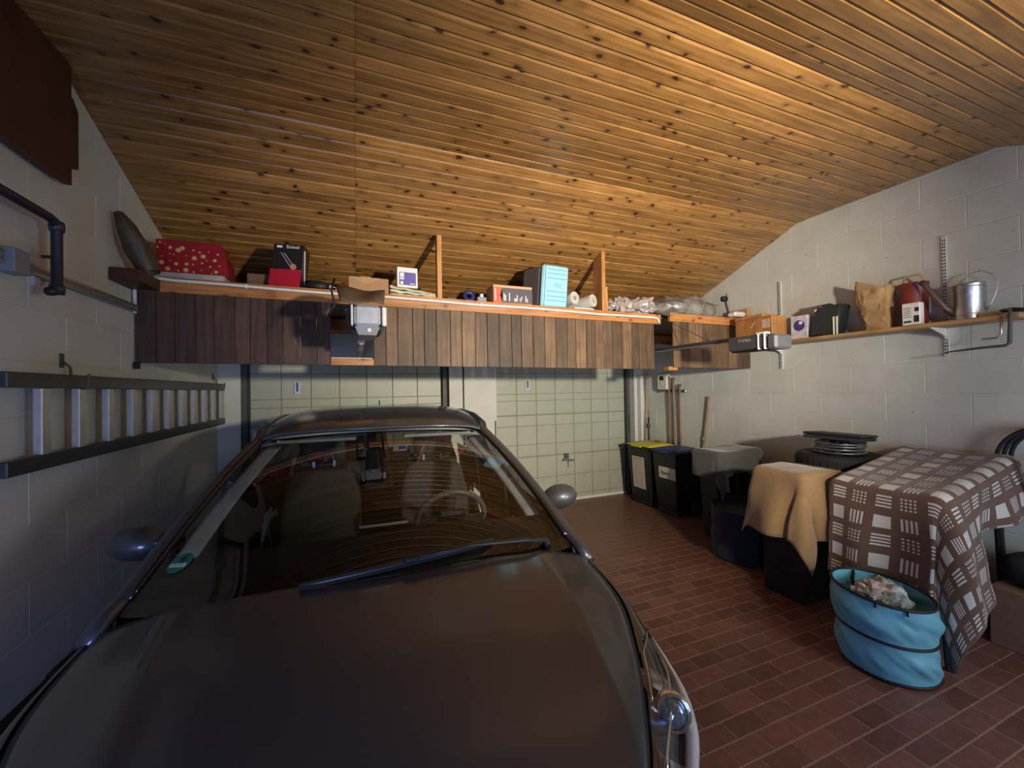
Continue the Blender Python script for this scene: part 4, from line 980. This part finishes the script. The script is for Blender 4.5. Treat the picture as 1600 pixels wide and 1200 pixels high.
for k in range(4):
    MB().tube([(-.01*k, (.17+.008*k)*math.cos(a), (.13+.006*k)*math.sin(a)+.006*k) for a in [2*math.pi*i/32 for i in range(32)]], .0055, 6, closed=True).build('coil', 'grey', hg, True)
MB().tube([(0, 0, .13), (.04, .02, .16), (.13, .04, .17)], .006, 5).build('hanger', 'steel_dark', hg)
# ------------------------------------------------------------------ the car
car = empty('car', (.03, .42, 0), R(-3)); tag(car, 'dark grey hatchback car parked nose towards the viewer', 'car')
def paint():
    m, nt, b = _mat('dark_grey_metallic'); v = coords(nt); n = noise_n(nt, v, 900.0, 2)
    link(nt, ramp(nt, n, [(.3, (.046, .048, .056)), (.7, (.064, .066, .077))]), b.inputs['Base Color'])
    b.inputs['Metallic'].default_value = .30; b.inputs['Roughness'].default_value = .48
    b.inputs['Coat Weight'].default_value = 1.0; b.inputs['Coat Roughness'].default_value = .14; return m
MT['paint'] = paint()
MT['gloss_black'] = plain('gloss_black', (.010, .010, .011), .12, coat=.5)
MT['wind_glass'] = glass_mat('windscreen_glass', (.62, .65, .63), .0, 1.5)
MT['side_glass'] = glass_mat('side_glass', (.62, .66, .64), .0, 1.5)
MT['trim_grey'] = plain('light_grey_trim', (.60, .61, .57), .85)
MT['seat'] = plain('seat_fabric', (.075, .072, .068), .95, bmp=.1)
MT['dash'] = plain('dashboard', (.020, .019, .018), .7, bmp=.1)
MT['chrome'] = plain('chrome', (.80, .80, .80), .08, 1.0, var=.02)
HZ = [(.05, .68), (.13, .745), (.25, .805), (.5, .885), (.8, .955), (1.05, 1.0), (1.2, 1.022)]
HX = [(.06, .20), (.10, .28), (.2, .42), (.28, .51), (.35, .566), (.42, .612), (.53, .68), (.64, .737), (.8, .808), (.95, .83), (1.15, .815)]
WX = [(.0, .30), (.1, .46), (.2, .57), (.3, .66), (.35, .70), (.44, .785), (.56, .85), (.7, .878), (.9, .885), (1.25, .885)]
def hood_z(x, y):
    a = abs(x)/.8
    z = sinterp(HZ, y) - .100*a**2.4
    cr = abs(x)-(.50+.12*(y-.1))                               # soft crease towards the side
    z += .010*math.exp(-(cr/.05)**2)*min(1, max(0, (y-.2)/.3))
    return z
Y0H, Y1H = .115, 1.035
def hood(u, v):
    y = Y0H+(Y1H-Y0H)*v; s = 2*u-1; hx = sinterp(HX, y)-.004; x = s*hx
    y2 = y - .075*(1-s*s)*(1-v)**1.5 + .12*s*s*v**6 - .02*v**6
    return (x, y2, hood_z(x, max(.05, y2)) - .012*abs(s)**14)
MB().grid(hood, 64, 56).build('hood', 'paint', car, True, solid=.008)
ZS_ = .60
def fend(s, t, y):                                             # t 0..1 from hood edge round to the side
    hx = sinterp(HX, y)+.004; zh = hood_z(hx, y)-.006; w = max(hx+.02, sinterp(WX, y))
    a = t*math.pi/2
    p = (hx+(w-hx)*math.sin(a)**.9, y, ZS_+(zh-ZS_)*math.cos(a)**.85)
    return (s*p[0], p[1], p[2])
def lamp_lim(y):                                               # headlamp opening: t from t0 to t1 along the fender
    if y > .75 or y < .16: return None
    k = min(1, (.75-y)/.15)
    return (.45-.44*k**.9, .45+.25*k**.7)
for s in (-1, 1):
    def fn(u, v, s=s):
        y = .12+1.16*v; return fend(s, u, y)
    def cut(u, v):
        y = .12+1.16*v; l = lamp_lim(y); return bool(l and l[0] < u < l[1])
    MB().grid(fn, 24, 80, skip=cut).build('fender', 'paint', car, True)
    def side(u, v, s=s):
        y = .10+1.18*u; z = ZS_-.40*v; w = sinterp(WX, y); return (s*(w-.02*v*v), y, z)
    MB().grid(side, 40, 14, skip=lambda u, v: math.hypot(.10+1.18*u-.80, (ZS_-.40*v)-.31) < .35).build('fender_side', 'paint', car, True)
    # headlamp: bowl, chrome strip, projector, clear cover
    hl = empty('headlight', (0, 0, 0)); hl.parent = car; hl['label'] = 'clear headlight with projector lens'
    def bowl(u, v, s=s, dz=-.05):
        y = .165+.583*v; l = lamp_lim(y) or (.44, .46); t = l[0]+(l[1]-l[0])*u; p = fend(s, t, y)
        e = math.sin(math.pi*min(1, max(0, u)))*math.sin(math.pi*min(1, max(0, v)))
        return (p[0]-s*.5*abs(dz)*e, p[1], p[2]+dz*e**.5)
    MB().grid(bowl, 16, 30).build('bowl', plain('lamp_bowl', (.16, .16, .17), .25, .8), hl, True)
    MB().grid(lambda u, v: bowl(u, v, dz=.004), 16, 30).build('lens_cover', glass_mat('lamp_glass', (.93, .95, .97), .0, 1.45) if s < 0 else MT['lampg'], hl, True) if s > 0 else None
    if s < 0:
        MT['lampg'] = glass_mat('lamp_glass', (.93, .95, .97), .0, 1.45); MB().grid(lambda u, v: bowl(u, v, dz=.004), 16, 30).build('lens_cover', MT['lampg'], hl, True)
    MB().tube([Vector(bowl(.93, i/20, dz=-.012)) for i in range(1, 20)], [.006+.011*math.sin(math.pi*i/20) for i in range(1, 20)], 7).build('light_guide', plain('light_guide', (.80, .84, .92), .25), hl, True)
    MB().tube([Vector(bowl(.06, i/20, dz=-.008)) for i in range(10, 20)], .003, 5).build('edge_trim', 'chrome', hl, True)
    c = Vector(bowl(.55, .52, dz=-.03)); T = Matrix.Translation(c) @ Matrix.Rotation(R(60), 4, 'X') @ Matrix.Rotation(R(-s*18), 4, 'Y')
    MB().lathe([(.050, -.01), (.046, .012), (.038, .016), (.036, .004)], 22, T=T, cap=False).build('projector_ring', 'chrome', hl, True)
    MB().lathe([(.035, .004), (.028, .016), (.014, .023), (.001, .025)], 20, T=T, cap=False).build('projector_lens', plain('projector_lens', (.30, .34, .40), .05, .6), hl, True)
    MB().grid(lambda u, v: bowl(.15+.7*u, .60+.10*v, dz=-.035), 8, 4).build('reflector', 'chrome', hl, True)
    MB().grid(lambda u, v: bowl(.15+.7*u, .20+.16*v, dz=-.045), 8, 4).build('reflector', 'chrome', hl, True)
    MB().tube([Vector(bowl(.80-.55*i/10, .88-.62*i/10, dz=-.02)) for i in range(11)], .004, 5).build('strip', 'chrome', hl, True)
# bumper, grille, number-plate holder and under-structure
def bump_(u, v):
    x = (2*u-1)*.72; z = .20+.50*v; return (x, interp([(0, .0), (.2, .02), (.30, .045), (.46, .12), (.57, .205), (.66, .30), (.72, .36)], abs(x))-.02*math.sin(math.pi*v)+.085*max(0, v-.75)*2, z)
MB().grid(bump_, 40, 14).build('bumper', 'paint', car, True, solid=.006)
MB().grid(lambda u, v: (-.36+.72*u, bump_(.25+.5*u, .35+.25*v)[1]-.006, .37+.13*v), 16, 4).build('grille', 'black', car, True, solid=.004)
MB().cbox(-.26, .26, -.045, -.032, .34, .45, .003).build('plate_holder', 'black', car)
ub = MB().box(-.45, .45, .25, 1.15, .22, .60); ub.build('engine_bay', 'black', car)
MB().box(-.78, .78, 1.15, 3.85, .20, .30).build('floor_pan', 'black', car)
MB().grid(lambda u, v: ((2*u-1)*.76, .98+.24*(2*u-1)**2+.05*v-.03, .975-.045*(2*u-1)**2+.012*v), 30, 3).build('cowl', 'black', car, True, solid=.01)
# body sides with doors
BELT = [(1.2, .945), (1.6, .965), (2.4, .99), (3.2, 1.02), (3.9, 1.04)]
def bside(s, y, v):
    z = .20+(interp(BELT, y)-.20)*v; w = .875*(1-.0) - .05*max(0, (y-3.2)/.8)**2
    x = w-.06*max(0, v-.62)**1.3*1.8-.03*(1-v)**3; return (s*x, y, z)
for s in (-1, 1):
    for nm, a, b in (('side_door', 1.29, 2.36), ('side_door', 2.367, 3.22), ('rear_quarter', 3.227, 3.92)):
        MB().grid(lambda u, v: bside(s, a+(b-a)*u, v), 16, 14, skip=(lambda u, v: math.hypot(a+(b-a)*u-3.32, .2+.8*v-.31) < .35)).build(nm, 'paint', car, True, solid=.01)
    MB().tube([(s*.845, y, interp(BELT, y)+.004) for y in (1.3, 1.8, 2.4, 3.0, 3.6)], .010, 6).build('belt_moulding', 'gloss_black', car, True)
# roof, pillars, glass
RC = [(1.97, 1.405), (2.2, 1.452), (2.5, 1.488), (2.85, 1.502), (3.25, 1.492), (3.72, 1.44)]
RW = [(1.97, .622), (2.3, .655), (2.8, .665), (3.4, .645), (3.72, .60)]
def roof(u, v):
    s = 2*u-1; y = 1.985+1.73*v+.07*s*s*(1-v)**4; x = s*interp(RW, y)
    return (x, y, sinterp(RC, y)-.042*abs(s)**2.6-.03*abs(s)**12)
MB().grid(roof, 40, 40).build('roof', 'paint', car, True, solid=.012)
def glass(u, v, off=0.0):
    s = 2*u-1; b = Vector((.79*s, .99+.23*s*s, .995-.045*s*s)); t = Vector((.605*s, 1.99+.08*s*s, 1.40-.035*s*s))
    return b.lerp(t, v)+Vector((0, -.35, .94))*(.03*math.sin(math.pi*max(0, v))+off)
MB().grid(lambda u, v: glass(u, -.06+1.05*v), 36, 30).build('windscreen', 'wind_glass', car, True)
# black edging of the glass
for a in (0.0, 1.0):
    MB().tube([glass(a, i/20, .006) for i in range(21)], .016, 6, flat=.5).build('glass_seal', 'gloss_black', car, True)
MB().grid(lambda u, v: glass(.02+.96*u, -.055+.06*v, -.006), 30, 2).build('frit_band', 'black', car, True)
MB().grid(lambda u, v: glass(.04+.92*u, .965+.03*v, -.006), 30, 2).build('frit_band', 'black', car, True)
for s in (-1, 1):
    u = .5+.5*s
    pp = [Vector((s*.835, 1.10, .88)), Vector((s*.825, 1.17, .925))]+[glass(u, i/16)+Vector((s*.022, .012, -.004)) for i in range(17)]
    pp += [Vector((s*(interp(RW, y)+.006), y, sinterp(RC, y)-.062)) for y in (2.2, 2.5, 2.9, 3.3, 3.68)] + [Vector((s*.70, 3.86, 1.10))]
    MB().tube(pp, [.030]*19+[.030]*5+[.04], 9, flat=.75).build('pillar', 'paint', car, True)
    tr_ = [glass(u, .06+.92*i/14, -.0)+Vector((-s*(.050), .085, -.045)) for i in range(15)]
    mb = MB(); 
    for side_ in (0,):
        mb.grid(lambda a, v: (lambda p: (p[0]-s*.062*a+0, p[1]+.03*a, p[2]-.01*a))(glass(u, .17+.81*v)+Vector((-s*.018, .05, -.035))), 4, 16)
    mb.build('pillar_trim', 'trim_grey', car, True, solid=.012)
    MB().grid(lambda a, v: (lambda y: (s*(.83+(interp(RW, y)-.83+.004)*v), y, interp(BELT, y)+.01+(sinterp(RC, max(1.98, y))-.075-interp(BELT, y)-.01)*v))(1.98+.02+(3.55-2.0)*a), 16, 8).build('side_window', 'side_glass', car, True)
    # front triangle of the side window
    MB().add([(s*.835, 1.42, .965), (s*.83, 2.0, .985), (s*.64, 2.06, 1.33)], [(0, 1, 2)]).build('side_window', 'side_glass', car)
    MB().tube([(s*.80, 2.42, .98), (s*.72, 2.44, 1.22), (s*.645, 2.46, 1.42)], .045, 8, flat=.6).build('middle_pillar', 'black', car, True)
    # mirror
    mr = empty('side_mirror', (s*.93, 1.62, 1.015)); mr.parent = car
    def mcap(a, v, s=s):
        ph = math.pi*v; th = 2*math.pi*a
        x = .105*math.cos(th)*math.sin(ph); y = -.075*math.cos(ph) if math.cos(ph) > 0 else -.03*math.cos(ph); z = .068*math.sin(th)*math.sin(ph)
        return (x*(1+.15*s*math.copysign(1, s)*0)+s*.012, y, z+.10*x*s*.5-.0)
    MB().grid(mcap, 28, 18).build('mirror_shell', 'paint', mr, True)
    MB().tube([(-s*.17, .0, -.07), (-s*.10, .0, -.06), (-s*.03, 0, -.035)], [.022, .02, .024], 8).build('mirror_foot', 'gloss_black', mr, True)
    MB().lathe([(.06, 0), (.001, .001)], 20, T=Matrix.Translation((s*.012, .031, 0)) @ Matrix.Rotation(R(-90), 4, 'X')).build('mirror_glass', 'chrome', mr)
    MB().tube([(s*.06, -.052, -.012), (s*.098, -.028, -.008)], .006, 6).build('turn_signal', 'white', mr, True)
# tailgate and rear window
MB().grid(lambda u, v: ((2*u-1)*(.80-.2*max(0, v-.55)/.45), 3.95-.02*(2*u-1)**2-.27*max(0, v-.6)/.4, .22+1.20*v), 20, 18, skip=lambda u, v: .62 < v < .95 and .1 < u < .9).build('tailgate', 'paint', car, True, solid=.01)
MB().grid(lambda u, v: ((2*u-1)*(.66-.12*v), 3.935-.225*v, .96+.40*v), 8, 6).build('rear_window', 'side_glass', car, True)
# interior
MB().grid(lambda u, v: ((2*u-1)*(interp(RW, 2.0+1.6*v)-.02), 2.03+1.6*v, sinterp(RC, 2.03+1.6*v)-.045-.04*abs(2*u-1)**3), 16, 14).build('headliner', 'trim_grey', car, True, solid=.006)
for s in (-1, 1): MB().cbox(s*.33-.20, s*.33+.20, 2.0, 2.12, 1.345, 1.362, .006).build('sun_visor', 'trim_grey', car)
def dash(u, v):
    s = 2*u-1; y = 1.06+.60*v+.17*s*s*(1-v); z = .945+.035*math.sin(math.pi*min(1, v*1.1))-.02*s*s-.32*max(0, v-.80)/.2
    return (s*.755, y, z+.03*math.exp(-((s-.46)/.22)**2)*math.sin(math.pi*v))
MB().grid(dash, 40, 24).build('dashboard', 'dash', car, True, solid=.01)
MB().tube([(-.10, 1.58, .985), (.12, 1.585, .985)], .006, 6).build('dash_highlight', 'trim_grey', car)  # pale tube drawn in as the highlight line on the dashboard
sw = empty('steering_wheel', (.36, 1.76, .915)); sw.parent = car; sw.rotation_euler = (R(-64), 0, 0)
MB().tube([(.185*math.cos(a), .185*math.sin(a), 0) for a in [2*math.pi*i/36 for i in range(36)]], .0155, 8, closed=True).build('rim', plain('leather', (.17, .155, .135), .35), sw, True)
MB().cbox(-.075, .075, -.06, .06, -.02, .02, .015).build('airbag_hub', 'black', sw)
for a in (0, 180, 270): MB().box(.05, .18, -.018, .018, -.006, .006, Matrix.Rotation(R(a), 4, 'Z')).build('spoke', 'darkgrey', sw)
for s in (-1, 1):
    se = empty('seat', (s*.36, 2.25, .3)); se.parent = car
    def back(u, v):
        a = 2*math.pi*u; w = .235*(1-.20*max(0, v-.7)/.3) if v < .98 else .15; d = .07
        sx = math.copysign(abs(math.cos(a))**.5, math.cos(a)); sy = math.copysign(abs(math.sin(a))**.5, math.sin(a))
        return (w*sx, .12+.16*v+d*sy-.03*(abs(sx))**2*(sy < 0), .15+.66*v)
    MB().grid(back, 28, 16).box(-.17, .17, .23, .33, .78, .815).build('backrest', 'seat', se, True)
    MB().cbox(-.13, .13, .26, .36, .84, 1.02, .035).build('headrest', 'seat', se, auto=40)
    MB().box(-.07, -.055, .28, .30, .78, .86).box(.055, .07, .28, .30, .78, .86).build('headrest_post', 'steel', se)
    MB().cbox(-.25, .25, -.35, .17, .0, .19, .05).build('cushion', 'seat', se, auto=40)
MB().cbox(-.62, .62, 3.20, 3.36, .45, 1.02, .05).build('rear_bench', 'seat', car, auto=40)
# long dark panel down the middle of the windscreen, and inner mirror
MB().grid(lambda u, v: glass(.452+.085*u-.012*v, .45+.52*v, -.012), 6, 10).build('dark_panel', 'black', car, True, solid=.02)
MB().cbox(-.11, .11, -.018, .018, -.034, .034, .016).build('inner_mirror', 'gloss_black', car, auto=40, loc=(.04, 1.80, 1.285))
# sticker
sk = empty('windscreen_sticker', (0, 0, 0)); sk.parent = car; sk['label'] = 'round green sticker with the numeral 4'
c = glass(.06, .135, .003); ex = (glass(.09, .135)-glass(.03, .135)).normalized(); ey = (glass(.06, .18)-glass(.06, .09)).normalized(); ey = (ey-ex*ey.dot(ex)).normalized(); ez = ex.cross(ey)
TS = Matrix((ex, ey, ez)).transposed().to_4x4(); TS.translation = c
MB().lathe([(.001, 0), (.041, 0), (.041, .0008), (.001, .0008)], 32, T=TS).build('disc', plain('sticker_green', (.005, .19, .11), .5), sk)
text('4', .052, 'ink', sk, TS @ Matrix.Translation((.0, .014, .0015)), shear=.15)
MB().box(-.030, .030, -.017, -.003, .0008, .0015, TS).build('plate_strip', 'white', sk)
pk = MB()
for i in range(7): pk.box(-.025+i*.0072, -.0205+i*.0072, -.014, -.006, .0015, .002, TS)
pk.build('plate_print', 'ink_grey', sk)
# wiper
wp_ = empty('wiper', (0, 0, 0)); wp_.parent = car
gl = lambda s, v, o: glass(.5+.5*s, v, o)
bl_ = [gl(-.32+.85*i/14, -.004+.059*i/14+.004*math.sin(math.pi*i/14), .020) for i in range(15)]
MB().tube(bl_, [.008]+[.013]*13+[.008], 6, flat=.7).build('blade', plain('wiper_black', (.035, .035, .038), .35), wp_, True)
MB().tube([p+Vector((0, .0, -.012)) for p in bl_], .005, 5).build('rubber_lip', 'rubber', wp_)
MB().tube([gl(.82, -.015, .03), gl(.68, .005, .04), gl(.4, .03, .042), gl(.12, .026, .036)], [.015, .012, .009, .008], 7, flat=.7).build('arm', plain('arm_black', (.035, .035, .038), .35), wp_, True)
MB().cbox(-.025, .025, -.012, .012, -.008, .012, .004).build('joint', 'black', wp_, loc=gl(.12, .027, .030))
MB().lathe([(.02, 0), (.018, .03), (.012, .035)], 12, c=gl(.82, -.02, .0)).build('pivot_cap', 'black', wp_, True)
MB().tube([(.0, 3.60, 1.46), (.0, 3.66, 1.53)], [.008, .004], 6).build('antenna', 'black', car, True)
# wheels
def wheel(x, y):
    e = empty('wheel', (x, y, .305)); e.parent = car; s = 1 if x > 0 else -1; T = Matrix.Rotation(R(90), 4, 'Y')
    MB().lathe([(.20, -.09), (.27, -.095), (.295, -.075), (.305, -.04), (.305, .04), (.295, .075), (.27, .095), (.20, .09)], 32, T=T, cap=False).build('tyre', 'rubber', e, True)
    MB().lathe([(.20, -.085), (.19, 0), (.20, .085)], 32, T=T, cap=False).build('rim', 'hub', e, True)
    for q in range(5): MB().box(s*.045-.012, s*.045+.012, -.025, .025, .02, .20, Matrix.Rotation(R(72*q), 4, 'X')).build('spoke', 'hub', e)
for y in (.80, 3.32):
    for x in (-.765, .765): wheel(x, y)
